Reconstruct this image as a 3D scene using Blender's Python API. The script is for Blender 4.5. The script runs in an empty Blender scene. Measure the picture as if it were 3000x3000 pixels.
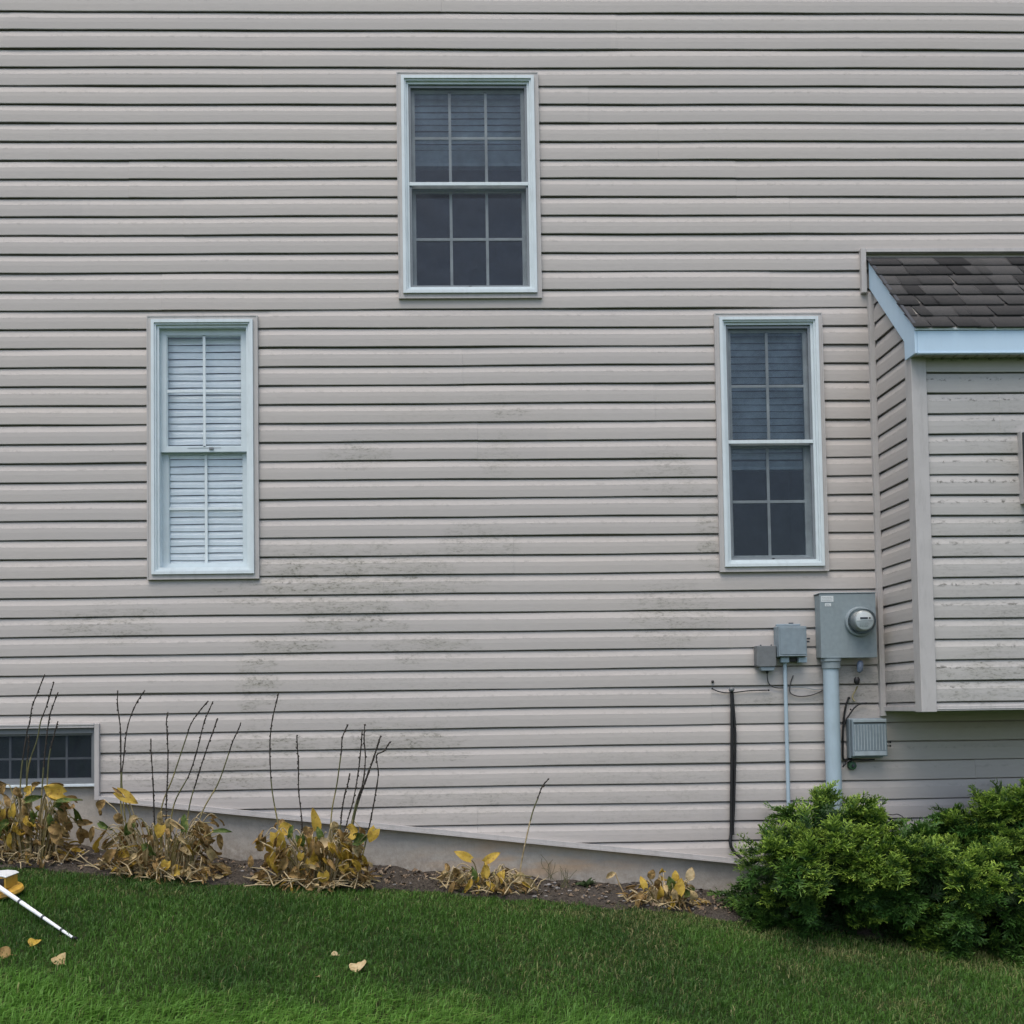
import bpy, math, random
import numpy as np
from mathutils import Vector, Matrix

# ------------------------------------------------------------------ camera, sky, sun, exposure
scn = bpy.context.scene
ZO = 1.0                                   # eye height above the soil by the wall (world z of the lens)
F, CX, CY = 3003.684, 1388.617, 1959.221   # focal length and principal point of the 3000 px photo
PITCH, YAW, ROLL, DIST = .0386265875, .0250908239, -.0143658019, 6.06730539

def _axes(p, y, r):
    cp, sp, cy, sy, cr, sr = math.cos(p), math.sin(p), math.cos(y), math.sin(y), math.cos(r), math.sin(r)
    f = Vector((sy * cp, cy * cp, sp)); ri = Vector((cy, -sy, 0)); up = ri.cross(f)
    return cr * ri + sr * up, -sr * ri + cr * up, f
CR, CU, CF = _axes(PITCH, YAW, ROLL)
EYE = Vector((0, -DIST, ZO))
cam_d = bpy.data.cameras.new("camera"); cam = bpy.data.objects.new("camera", cam_d)
scn.collection.objects.link(cam)
cam.matrix_world = Matrix(((CR.x, CU.x, -CF.x, EYE.x), (CR.y, CU.y, -CF.y, EYE.y), (CR.z, CU.z, -CF.z, EYE.z), (0, 0, 0, 1)))
cam_d.sensor_width = 36; cam_d.lens = 36 * F / 3000
cam_d.shift_x = (1500 - CX) / 3000; cam_d.shift_y = (CY - 1500) / 3000
cam_d.clip_end = 2000; cam_d.clip_start = .05
scn.camera = cam

SUN_EL, SUN_ROT = math.radians(68), math.radians(205)
world = bpy.data.worlds.new("World"); scn.world = world; world.use_nodes = True
wn = world.node_tree.nodes; wl = world.node_tree.links
bg = wn["Background"]; sky = wn.new("ShaderNodeTexSky"); sky.sky_type = 'NISHITA'
sky.sun_disc = False; sky.sun_elevation = SUN_EL; sky.sun_rotation = SUN_ROT
sky.air_density = 1.0; sky.dust_density = 3.5; sky.ozone_density = 1.0
wl.new(sky.outputs[0], bg.inputs[0]); bg.inputs[1].default_value = .13
sun_d = bpy.data.lights.new("sun", 'SUN'); sun_d.energy = 1.15; sun_d.angle = math.radians(50); sun_d.color = (1, .95, .88)
sun = bpy.data.objects.new("sun", sun_d); scn.collection.objects.link(sun)
sd = Vector((math.sin(SUN_ROT) * math.cos(SUN_EL), math.cos(SUN_ROT) * math.cos(SUN_EL), math.sin(SUN_EL)))
sun.rotation_euler = sd.to_track_quat('Z', 'Y').to_euler(); sun.location = sd * 30
scn.view_settings.view_transform = 'Standard'; scn.view_settings.look = 'None'
scn.view_settings.exposure = 0.70; scn.view_settings.gamma = 1.0

# ------------------------------------------------------------------ helpers
rng = random.Random(7); nr = np.random.default_rng(11)

def ray(px, py):
    return CF + (px - CX) / F * CR - (py - CY) / F * CU
def W(px, py, out=0.0):
    """photo pixel -> world point on the vertical plane standing `out` metres in front of the siding"""
    d = ray(px, py); t = (DIST - out) / d.y
    return EYE + d * t
def c2(x, y): return 400 + x / 2.356, 900 + y / 2.356
def c4(x, y): return 2450 + x / 2.415, 700 + y / 2.415
def c5(x, y): return 2050 + x / 2.576, 1700 + y / 2.576
def c6(x, y): return 2450 + x / 2.576, 1450 + y / 2.576
def c8(x, y): return x / 2.76, 1950 + y / 2.76
def c9(x, y): return 650 + x / 2.76, 1950 + y / 2.76
def c10(x, y): return 1200 + x / 1.932, 2200 + y / 1.932
def c11(x, y): return x / 3.22, 2500 + y / 3.22
def c12(x, y): return 700 + x / 1.932, 2500 + y / 1.932

ZCX = np.array([-30, -6, -2.62, -2.19, -1.26, -.44, -.14, .59, 1.53, 3.4, 6.5, 30.])
ZCZ = np.array([-.70, -.70, -.755, -.787, -.882, -.936, -.968, -1.03, -1.12, -1.315, -1.55, -2.2]) + ZO
def zg(x, out):
    """height of the ground at x, `out` metres in front of the wall"""
    o = np.asarray(out, float)
    fall = .1 * np.clip(o, -2, 7) + .02 * np.clip(o - 7, 0, 40)
    return np.interp(x, ZCX, ZCZ) - fall
def G(px, py):
    d = ray(px, py); lo, hi = 2.0, 12.0
    for _ in range(50):
        m = (lo + hi) / 2; p = EYE + d * m
        if p.z > zg(p.x, -p.y): lo = m
        else: hi = m
    return EYE + d * lo

ORG = {}
def _set(o, label, cat, group, kind):
    if label: o['label'] = label
    if cat: o['category'] = cat
    if group: o['group'] = group
    if kind: o['kind'] = kind
def thing(name, loc, label, cat, group=None):
    o = bpy.data.objects.new(name, None); scn.collection.objects.link(o)
    o.location = loc; o.empty_display_size = .05; ORG[o.name] = Vector(loc)
    _set(o, label, cat, group, None); return o
def _link(me, name, parent, mats, org):
    o = bpy.data.objects.new(name, me); scn.collection.objects.link(o)
    for m in (mats if isinstance(mats, (list, tuple)) else [mats]): me.materials.append(m)
    if parent is not None: o.parent = parent; ORG[o.name] = org
    else: o.location = org; ORG[o.name] = org
    return o

class MB:
    def __init__(s): s.v = []; s.f = []; s.mi = []
    def vert(s, p): s.v.append(tuple(p)); return len(s.v) - 1
    def face(s, pts, mi=0):
        s.f.append([s.vert(p) for p in pts]); s.mi.append(mi)
    def box(s, x0, x1, y0, y1, z0, z1, mi=0):
        b = len(s.v)
        for z in (z0, z1):
            for (x, y) in ((x0, y0), (x1, y0), (x1, y1), (x0, y1)): s.v.append((x, y, z))
        for q in ((3, 2, 1, 0), (4, 5, 6, 7), (0, 1, 5, 4), (1, 2, 6, 5), (2, 3, 7, 6), (3, 0, 4, 7)):
            s.f.append([b + i for i in q]); s.mi.append(mi)
    def prism(s, poly, a, b, axis='y', mi=0):
        """poly of 2D points, extruded from a to b along the axis (the 2D point fills the other two)"""
        mk = {'y': lambda p, t: (p[0], t, p[1]), 'x': lambda p, t: (t, p[0], p[1]), 'z': lambda p, t: (p[0], p[1], t)}[axis]
        n = len(poly); k = len(s.v)
        s.v += [mk(p, a) for p in poly] + [mk(p, b) for p in poly]
        s.f.append([k + i for i in range(n)]); s.mi.append(mi)
        s.f.append([k + n + i for i in reversed(range(n))]); s.mi.append(mi)
        for i in range(n):
            j = (i + 1) % n; s.f.append([k + i, k + n + i, k + n + j, k + j]); s.mi.append(mi)
    def tube(s, pts, rad, n=8, mi=0, cap=True):
        pts = [Vector(p) for p in pts]; m = len(pts)
        if not hasattr(rad, '__len__'): rad = [rad] * m
        k = len(s.v); ref = Vector((.3, .9, .2))
        for i, p in enumerate(pts):
            t = (pts[min(i + 1, m - 1)] - pts[max(i - 1, 0)]).normalized()
            a = t.cross(ref)
            if a.length < .1: a = t.cross(Vector((1, 0, 0)))
            a.normalize(); b = t.cross(a)
            for j in range(n):
                q = 2 * math.pi * j / n
                s.v.append(tuple(p + (a * math.cos(q) + b * math.sin(q)) * rad[i]))
        for i in range(m - 1):
            u = mi[i] if isinstance(mi, list) else mi
            for j in range(n):
                j2 = (j + 1) % n
                s.f.append([k + i * n + j, k + i * n + j2, k + (i + 1) * n + j2, k + (i + 1) * n + j]); s.mi.append(u)
        if cap:
            for i in (0, m - 1):
                s.f.append([k + i * n + j for j in range(n)]); s.mi.append(mi[min(i, m - 2)] if isinstance(mi, list) else mi)
    def lathe(s, c, prof, axis=(0, -1, 0), n=40, mi=0):
        """prof: (radius, distance along axis) list"""
        ax = Vector(axis).normalized(); u = ax.cross(Vector((.21, .3, .93))).normalized(); w = ax.cross(u); k = len(s.v)
        for r, d in prof:
            for j in range(n):
                q = 2 * math.pi * j / n
                s.v.append(tuple(Vector(c) + ax * d + (u * math.cos(q) + w * math.sin(q)) * max(r, 1e-5)))
        for i in range(len(prof) - 1):
            for j in range(n):
                j2 = (j + 1) % n
                s.f.append([k + i * n + j, k + i * n + j2, k + (i + 1) * n + j2, k + (i + 1) * n + j]); s.mi.append(mi)
    def blob(s, c, r, mi=0, n=8, m=5):
        r = r if hasattr(r, '__len__') else (r, r, r); k = len(s.v)
        for i in range(m + 1):
            a = math.pi * i / m
            for j in range(n):
                q = 2 * math.pi * j / n
                s.v.append((c[0] + r[0] * math.sin(a) * math.cos(q), c[1] + r[1] * math.sin(a) * math.sin(q), c[2] + r[2] * math.cos(a)))
        for i in range(m):
            for j in range(n):
                j2 = (j + 1) % n
                s.f.append([k + i * n + j, k + i * n + j2, k + (i + 1) * n + j2, k + (i + 1) * n + j]); s.mi.append(mi)
    def ring(s, x0, x1, z0, z1, w, y0, y1, mi=0, wt=None, wb=None):
        """mitred rectangular frame in the wall plane, from y0 (front) to y1 (back)"""
        wt = w if wt is None else wt; wb = w if wb is None else wb
        o = [(x0, z0), (x1, z0), (x1, z1), (x0, z1)]; i_ = [(x0 + w, z0 + wb), (x1 - w, z0 + wb), (x1 - w, z1 - wt), (x0 + w, z1 - wt)]
        for a in range(4):
            b = (a + 1) % 4
            P = lambda q, y: (q[0], y, q[1])
            s.face([P(o[a], y0), P(o[b], y0), P(i_[b], y0), P(i_[a], y0)], mi)
            s.face([P(i_[a], y0), P(i_[b], y0), P(i_[b], y1), P(i_[a], y1)], mi)
            s.face([P(o[b], y0), P(o[a], y0), P(o[a], y1), P(o[b], y1)], mi)
            s.face([P(o[b], y1), P(o[a], y1), P(i_[a], y1), P(i_[b], y1)], mi)
    def build(s, name, mats, parent=None, smooth=False, bevel=0, loc=None, seg=2, label=None, cat=None, group=None, kind=None):
        org = ORG[parent.name] if parent is not None else Vector(loc if loc is not None else s.v[0])
        me = bpy.data.meshes.new(name)
        me.from_pydata([tuple(Vector(p) - org) for p in s.v], [], s.f)
        me.polygons.foreach_set('material_index', s.mi)
        if smooth: me.polygons.foreach_set('use_smooth', [True] * len(s.f))
        me.update()
        o = _link(me, name, parent, mats, org)
        if smooth and smooth != True:
            me.set_sharp_from_angle(angle=math.radians(smooth))
        if bevel:
            b = o.modifiers.new('bevel', 'BEVEL'); b.width = bevel; b.segments = seg; b.limit_method = 'ANGLE'; b.angle_limit = math.radians(40)
            b.harden_normals = False
        _set(o, label, cat, group, kind); return o

def fast(name, V, Q, mats, parent=None, loc=None, attrs=None, smooth=False, label=None, cat=None, group=None, kind=None):
    """one mesh from numpy verts (n,3) and faces (m,4)"""
    org = ORG[parent.name] if parent is not None else Vector(loc if loc is not None else (0, 0, 0))
    V = np.asarray(V, np.float32) - np.array(org, np.float32); Q = np.asarray(Q, np.int32); k = Q.shape[1]
    me = bpy.data.meshes.new(name)
    me.vertices.add(len(V)); me.vertices.foreach_set('co', V.ravel())
    me.loops.add(Q.size); me.loops.foreach_set('vertex_index', Q.ravel())
    me.polygons.add(len(Q)); me.polygons.foreach_set('loop_start', np.arange(len(Q), dtype=np.int32) * k)
    me.update(calc_edges=True)
    for an, av in (attrs or {}).items():
        at = me.attributes.new(an, 'FLOAT', 'POINT'); at.data.foreach_set('value', np.asarray(av, np.float32))
    if smooth: me.polygons.foreach_set('use_smooth', np.ones(len(Q), bool))
    o = _link(me, name, parent, mats, org); _set(o, label, cat, group, kind); return o

def smooth_line(pts, n=6):
    pts = [Vector(p) for p in pts]; q = [pts[0] * 2 - pts[1]] + pts + [pts[-1] * 2 - pts[-2]]; out = []
    for i in range(1, len(q) - 2):
        for j in range(n):
            t = j / n; a, b, c, d = q[i - 1], q[i], q[i + 1], q[i + 2]
            out.append(.5 * (2 * b + (c - a) * t + (2 * a - 5 * b + 4 * c - d) * t * t + (3 * b - a - 3 * c + d) * t ** 3))
    out.append(pts[-1]); return out

# ------------------------------------------------------------------ materials
class NT:
    def __init__(s, m):
        s.t = m.node_tree; s.n = s.t.nodes; s.l = s.t.links
    def add(s, typ, **kw):
        nd = s.n.new(typ)
        for k, v in kw.items(): setattr(nd, k, v)
        return nd
    def set(s, sock, v):
        if hasattr(v, 'is_linked') or isinstance(v, bpy.types.NodeSocket): s.l.new(v, sock)
        else: sock.default_value = v
    def math(s, op, a, b=0.0, c=0.0, clamp=False):
        nd = s.add('ShaderNodeMath', operation=op, use_clamp=clamp)
        for i, v in enumerate((a, b, c)): s.set(nd.inputs[i], v)
        return nd.outputs[0]
    def mix(s, f, a, b):
        nd = s.add('ShaderNodeMix', data_type='RGBA')
        s.set(nd.inputs[0], f)
        s.set(nd.inputs[6], a if not isinstance(a, tuple) else (*a, 1)); s.set(nd.inputs[7], b if not isinstance(b, tuple) else (*b, 1))
        return nd.outputs[2]
    def noise(s, vec, scale, detail=4, rough=.55, dist=0.0):
        nd = s.add('ShaderNodeTexNoise'); s.l.new(vec, nd.inputs['Vector'])
        nd.inputs['Scale'].default_value = scale; nd.inputs['Detail'].default_value = detail
        nd.inputs['Roughness'].default_value = rough; nd.inputs['Distortion'].default_value = dist
        return nd.outputs[0]
    def ramp(s, v, a, b, va=0.0, vb=1.0):
        nd = s.add('ShaderNodeMapRange'); nd.clamp = True; s.set(nd.inputs[0], v)
        nd.inputs[1].default_value = a; nd.inputs[2].default_value = b; nd.inputs[3].default_value = va; nd.inputs[4].default_value = vb
        return nd.outputs[0]
    def scale(s, vec, xyz):
        nd = s.add('ShaderNodeMapping'); s.l.new(vec, nd.inputs[0]); nd.inputs['Scale'].default_value = xyz; return nd.outputs[0]
    def pos(s): return s.add('ShaderNodeNewGeometry').outputs['Position']
    def attr(s, n): return s.add('ShaderNodeAttribute', attribute_name=n).outputs['Fac']
    def bump(s, h, strength, dist=.01):
        nd = s.add('ShaderNodeBump'); nd.inputs['Strength'].default_value = strength; nd.inputs['Distance'].default_value = dist
        s.l.new(h, nd.inputs['Height']); return nd.outputs[0]
def newmat(name):
    m = bpy.data.materials.new(name); m.use_nodes = True; t = NT(m); return m, t, t.n['Principled BSDF']
def mat(name, col, rough=.6, var=.12, scale=18, metal=0, bump=0, bscale=200, spec=.5, second=None, sscale=6, dirt=0):
    m, t, b = newmat(name); p = t.pos()
    n = t.noise(p, scale, 5)
    lo = tuple(c * (1 - var) for c in col); hi = tuple(min(1, c * (1 + var)) for c in col)
    c = t.mix(t.ramp(n, .3, .7), lo, hi)
    if second: c = t.mix(t.ramp(t.noise(p, sscale, 6, .6), .48, .68), c, second)
    if dirt: c = t.mix(t.math('MULTIPLY', t.ramp(t.noise(t.scale(p, (30, 30, 6)), 1, 6, .65), .5, .8), dirt), c, (.09, .085, .07))
    t.l.new(c, b.inputs['Base Color']); b.inputs['Roughness'].default_value = rough; b.inputs['Metallic'].default_value = metal
    b.inputs['Specular IOR Level'].default_value = spec
    if bump: t.l.new(t.bump(t.noise(p, bscale, 3), bump, .004), b.inputs['Normal'])
    return m

S = .1143                      # height of one siding course
Z0 = 4.22848799 + ZO           # a course lip on the main wall
ZB = 1.02994 + ZO              # a course lip on the bump-out
BAY = .503

def siding_mat(name, base, blobs, fleck, phase):
    m, t, b = newmat(name); p = t.pos()
    sep = t.add('ShaderNodeSeparateXYZ'); t.l.new(p, sep.inputs[0]); X, Y, Z = sep.outputs
    fine = t.noise(t.scale(p, (14, 14, 60)), 1, 5, .6)
    broad = t.noise(t.scale(p, (.7, .7, 1.3)), 1, 3)
    c = t.mix(t.ramp(fine, .3, .7), tuple(v * .955 for v in base), tuple(v * 1.04 for v in base))
    c = t.mix(t.ramp(broad, .35, .7, 0, .35), c, tuple(v * k for v, k in zip(base, (1.02, .99, .93))))
    pn = t.math('FLOOR', t.math('DIVIDE', t.math('SUBTRACT', phase + 100 * S, Z), 2 * S))
    wnz = t.add('ShaderNodeTexWhiteNoise', noise_dimensions='2D'); cv = t.add('ShaderNodeCombineXYZ'); t.l.new(pn, cv.inputs[0]); t.l.new(t.math('FLOOR', t.math('DIVIDE', t.math('ADD', X, t.math('MULTIPLY', pn, 1.37)), 3.66)), cv.inputs[1]); t.l.new(cv.outputs[0], wnz.inputs['Vector'])
    c = t.mix(t.math('MULTIPLY', wnz.outputs[0], .5), c, tuple(v * k for v, k in zip(base, (.92, .925, .935))))
    # mildew and run-off grime in patches
    mask = None; wob = t.math('MULTIPLY', t.math('SUBTRACT', t.noise(t.scale(p, (3.5, 3.5, 11)), 1, 6, .65), .5), 3.2)
    for (px, py, rx, rz, st) in blobs:
        w = W(px, py, 0)
        d = t.math('ADD', t.math('POWER', t.math('DIVIDE', t.math('SUBTRACT', X, w.x), rx), 2), t.math('POWER', t.math('DIVIDE', t.math('SUBTRACT', Z, w.z), rz), 2))
        g = t.ramp(t.math('ADD', d, wob), 1.25, -.35, 0, st)
        mask = g if mask is None else t.math('MAXIMUM', mask, g)
    n1 = t.noise(t.scale(p, (6, 6, 26)), 1, 8, .74, .8)
    n2 = t.noise(t.scale(p, (38, 38, 85)), 1, 6, .72, .5)
    haze = t.math('MULTIPLY', t.ramp(n1, .40, .60), t.math('POWER', mask, .7))
    c = t.mix(t.math('MULTIPLY', haze, .42), c, (.25, .245, .185))
    spots = t.math('MULTIPLY', t.ramp(n2, .50, .60), t.math('MULTIPLY', t.math('POWER', mask, .6), t.ramp(n1, .42, .58)))
    c = t.mix(t.math('MULTIPLY', spots, .78), c, (.07, .07, .05))
    # flecks gathered where the bevel meets the flat of a course
    fr = t.math('FRACT', t.math('DIVIDE', t.math('SUBTRACT', phase + 100 * S, Z), S))
    band = t.math('MULTIPLY', t.ramp(fr, .20, .36), t.ramp(fr, .50, .37))
    n3 = t.noise(t.scale(p, (22, 22, 40)), 1, 5, .7, .5)
    n4 = t.noise(t.scale(p, (2.2, 2.2, 5)), 1, 3)
    fl = t.math('MULTIPLY', t.math('MULTIPLY', t.ramp(n3, .52, .60), band), t.ramp(n4, .38, .52))
    fm = t.math('MAXIMUM', mask, fleck)
    c = t.mix(t.math('MULTIPLY', fl, t.math('MULTIPLY', fm, .9)), c, (.06, .06, .045))
    t.l.new(c, b.inputs['Base Color']); b.inputs['Roughness'].default_value = .62; b.inputs['Specular IOR Level'].default_value = .35
    h = t.noise(t.scale(p, (9, 9, 160)), 1, 4, .6)
    t.l.new(t.bump(h, .12, .003), b.inputs['Normal'])
    return m

SID = (.484, .453, .428)
WALL_BLOBS = [(1000, 1700, .75, .22, 1.0), (1040, 1330, .22, .10, .55), (1460, 1340, .12, .12, .4), (1400, 1590, .25, .12, .6), (1030, 1790, .35, .18, .9), (850, 1890, .25, .08, 1.0),
              (760, 2010, .13, .26, 1.0), (1250, 1900, .3, .1, .8), (1970, 1800, .3, .2, .6), (1150, 2180, .5, .12, .9), (800, 2180, .35, .07, 1.0), (660, 2270, .5, .12, .8),
              (1300, 2350, .8, .12, .3), (1900, 2300, .7, .3, .15), (320, 1830, .35, .12, .7), (1350, 1220, .6, .2, .06), (1500, 1200, .15, .05, .7), (2080, 1560, .08, .25, .7), (1950, 1390, .2, .15, .5),
              (2230, 2060, .15, .05, .6), (2500, 2020, .25, .15, .6), (1100, 2050, .8, .3, .08), (450, 2240, .4, .15, .7)]
M_wall = siding_mat('vinyl siding', SID, WALL_BLOBS, .22, Z0)
BAY_BLOBS = [(2870, 1700, .6, .35, .2), (2790, 1850, .2, .3, .35), (2850, 2000, .6, .14, 1.0), (2760, 1980, .1, .25, .9), (2950, 1350, .5, .3, .25)]
M_bay = siding_mat('bump-out siding', tuple(v * k for v, k in zip(SID, (.98, 1.01, 1.02))), BAY_BLOBS, .95, ZB)
M_trim = mat('siding trim', (.47, .452, .437), .55, .05, 8, dirt=.25)
M_white = mat('white vinyl frame', (.64, .715, .74), .4, .04, 12, dirt=.18)
M_sash = mat('sash vinyl', (.56, .64, .67), .42, .05, 12)
M_fascia = mat('aluminium fascia', (.50, .66, .79), .42, .03, 3, dirt=.06)
M_soffit = mat('soffit', (.42, .40, .36), .6, .1)
M_grey = mat('grey painted steel', (.235, .285, .305), .5, .07, 40, dirt=.2, bump=.05)
M_greyd = mat('dark grey plastic', (.15, .16, .165), .6, .12, 40)
M_grey2 = mat('blue grey box', (.22, .275, .31), .5, .09, 30, dirt=.25)
M_ribs = mat('pale ribbed plastic', (.33, .39, .42), .5, .08, 30, dirt=.15)
M_pipe = mat('grey pvc', (.375, .475, .54), .45, .05, 9, dirt=.12)
M_black = mat('black rubber', (.012, .012, .013), .5, .2, 60)
M_dark = mat('dark metal', (.04, .045, .055), .5, .1)
M_sticker = mat('white sticker', (.62, .66, .67), .6, .05)
M_ink = mat('faded ink', (.25, .27, .28), .7, .1)
M_wire = mat('grey wire', (.05, .05, .05), .6, .2)
M_strap = mat('yellowed strap', (.42, .36, .2), .6, .2)
M_blue = mat('blue tinted plastic', (.16, .2, .27), .15, .25, 60)
M_green = mat('green plastic', (.03, .09, .04), .5, .25, 60)
M_blind = mat('blind slats', (.85, .92, .95), .5, .04)
M_room = mat('dim room', (.06, .065, .075), .9, .2, 3)
M_bframe = mat('dull grey window frame', (.16, .175, .185), .55, .08)
M_scrframe = mat('screen frame', (.20, .225, .245), .5, .06)

def glass_mat(name, tint=(1, 1, 1), refl=1.0):
    m, t, b = newmat(name); t.n.remove(b)
    out = t.n['Material Output']; tr = t.add('ShaderNodeBsdfTransparent'); tr.inputs[0].default_value = (*tint, 1)
    gl = t.add('ShaderNodeBsdfGlossy'); gl.inputs['Roughness'].default_value = .02; gl.inputs['Color'].default_value = (.86, .94, 1, 1)
    fr = t.add('ShaderNodeFresnel'); fr.inputs[0].default_value = 1.52
    p = t.pos(); t.l.new(t.bump(t.noise(p, 2.2, 2), .12, .02), gl.inputs['Normal'])
    mx = t.add('ShaderNodeMixShader'); t.l.new(t.math('MULTIPLY', fr.outputs[0], refl), mx.inputs[0]); t.l.new(tr.outputs[0], mx.inputs[1]); t.l.new(gl.outputs[0], mx.inputs[2])
    t.l.new(mx.outputs[0], out.inputs[0]); return m
M_glass = glass_mat('window glass', (.92, .95, .97), 1.0)
M_clear = glass_mat('clear window glass', (.99, .99, .99), .55)
M_domeglass = glass_mat('meter glass', (.92, .93, .93), .9)
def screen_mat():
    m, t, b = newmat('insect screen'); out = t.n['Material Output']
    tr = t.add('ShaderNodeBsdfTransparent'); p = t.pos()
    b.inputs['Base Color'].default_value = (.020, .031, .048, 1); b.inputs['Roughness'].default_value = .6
    mx = t.add('ShaderNodeMixShader'); t.set(mx.inputs[0], t.ramp(t.noise(p, 7, 6, .65), .32, .68, .32, .56))  # blotchy opacity, with the bluish base, paints mottled reflections into the mesh
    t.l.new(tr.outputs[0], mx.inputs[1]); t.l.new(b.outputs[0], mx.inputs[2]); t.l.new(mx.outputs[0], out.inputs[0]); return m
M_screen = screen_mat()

# ------------------------------------------------------------------ ground
def lawn_mat():
    m, t, b = newmat('lawn ground'); p = t.pos()
    c = t.mix(t.ramp(t.noise(p, 60, 6, .7), .3, .7), (.012, .022, .007), (.035, .05, .016))
    far = t.mix(t.ramp(t.noise(p, 1.3, 6, .65), .3, .7), (.03, .06, .015), (.06, .1, .028))
    ln = t.add('ShaderNodeSeparateXYZ'); t.l.new(p, ln.inputs[0])
    c = t.mix(t.ramp(ln.outputs[1], -6.0, -7.0), c, far)
    t.l.new(c, b.inputs['Base Color']); b.inputs['Roughness'].default_value = .95; b.inputs['Specular IOR Level'].default_value = .1
    t.l.new(t.bump(t.noise(p, 90, 4), .6, .02), b.inputs['Normal']); return m
def grid_sheet(xs, outs, zf):
    xs = np.asarray(xs); outs = np.asarray(outs); X, O = np.meshgrid(xs, outs, indexing='ij')
    V = np.stack([X, -O, zf(X, O)], -1).reshape(-1, 3); n = len(outs)
    i, j = np.meshgrid(np.arange(len(xs) - 1), np.arange(n - 1), indexing='ij'); a = (i * n + j).ravel()
    return V, np.stack([a, a + 1, a + n + 1, a + n], -1)
xs = np.concatenate([[-400, -150, -60, -30, -15, -8], np.arange(-6, 6.6, .2), [8, 15, 30, 60, 150, 400]])
os_ = np.concatenate([[-60, -20, -8, -2, -.6], np.arange(-.2, 7.3, .2), [8, 10, 14, 20, 30, 47, 80, 150, 300, 600]])
V, Q = grid_sheet(xs, os_, zg)
fast('lawn_ground', V, Q, lawn_mat(), kind='structure', loc=(0, 0, 0))

# lawn / soil border, read where the grass starts
ebx, ebo = [], []
for (px, py) in [(-150, 2540), (0, 2545), (310, 2562), (700, 2592), (1090, 2603), (1400, 2625), (1550, 2640), (1860, 2665), (2100, 2690), (2250, 2712), (2640, 2750), (3000, 2772), (3150, 2785)]:
    g = G(px, py); ebx.append(g.x); ebo.append(-g.y)
ebx = np.array(ebx); ebo = np.array(ebo)
def edge(x): return np.interp(x, ebx, ebo) - .03
def soil_mat():
    m, t, b = newmat('mulch soil'); p = t.pos()
    n = t.noise(p, 70, 7, .72); n2 = t.noise(p, 5, 4)
    c = t.mix(t.ramp(n, .3, .72), (.032, .027, .022), (.165, .14, .115))
    c = t.mix(t.ramp(n2, .5, .7, 0, .6), c, (.115, .105, .095))
    t.l.new(c, b.inputs['Base Color']); b.inputs['Roughness'].default_value = .95; b.inputs['Specular IOR Level'].default_value = .15
    t.l.new(t.bump(n, 1, .03), b.inputs['Normal']); return m
def soil_z(X, O):
    bump = .012 * np.sin(X * 7 + O * 9) + .010 * np.sin(X * 17 - O * 13 + 1) + .008 * np.sin(X * 31 + O * 41)
    return zg(X, O) + .018 + bump * .7
sx = np.arange(-5.2, 6.2, .04); fr = np.linspace(0, 1, 18)
SX, FR = np.meshgrid(sx, fr, indexing='ij'); SO = -.05 + FR * (edge(SX) + .09 + .03 * np.sin(SX * 9) + .02 * np.sin(SX * 23))
SZ = np.where(FR > .98, zg(SX, SO) - .02, soil_z(SX, SO)); n = len(fr)
i, j = np.meshgrid(np.arange(len(sx) - 1), np.arange(n - 1), indexing='ij'); a = (i * n + j).ravel()
fast('soil_bed', np.stack([SX, -SO, SZ], -1).reshape(-1, 3), np.stack([a, a + 1, a + n + 1, a + n], -1), soil_mat(), smooth=True, kind='structure', loc=(0, 0, 0))

# ------------------------------------------------------------------ house
XL, XR, ZTOP = -4.6, 5.3, 6.1 + ZO
house = thing('house', (0, 0, float(zg(0, 0))), 'house with grey beige horizontal siding, three tall windows and a small roofed bump-out', 'house')
RK = ((-2.0798, -.4935 + ZO), (1.6884, -.9258 + ZO)); RSL = (RK[1][1] - RK[0][1]) / (RK[1][0] - RK[0][0])
def rake(x): return RK[0][1] + (x - RK[0][0]) * RSL
WIN = [(-.264, .590, 2.460, 3.843), (-1.7615, -1.1095, .7875, 2.358), (1.6315, 2.2825, .7955, 2.3575)]
BW = (-3.05, -2.046, -.42, -.056)          # basement window with its trim
PROF = [(-.034, .028), (-.034, -.0064), (-.0105, -.0068), (-.0012, -.040), (.0002, -.044), (.0012, -.070), (.0005, -S + .003), (-.001, -S), (-.004, -S), (-.004, -S + .020), (-.037, -S + .020)]

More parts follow.
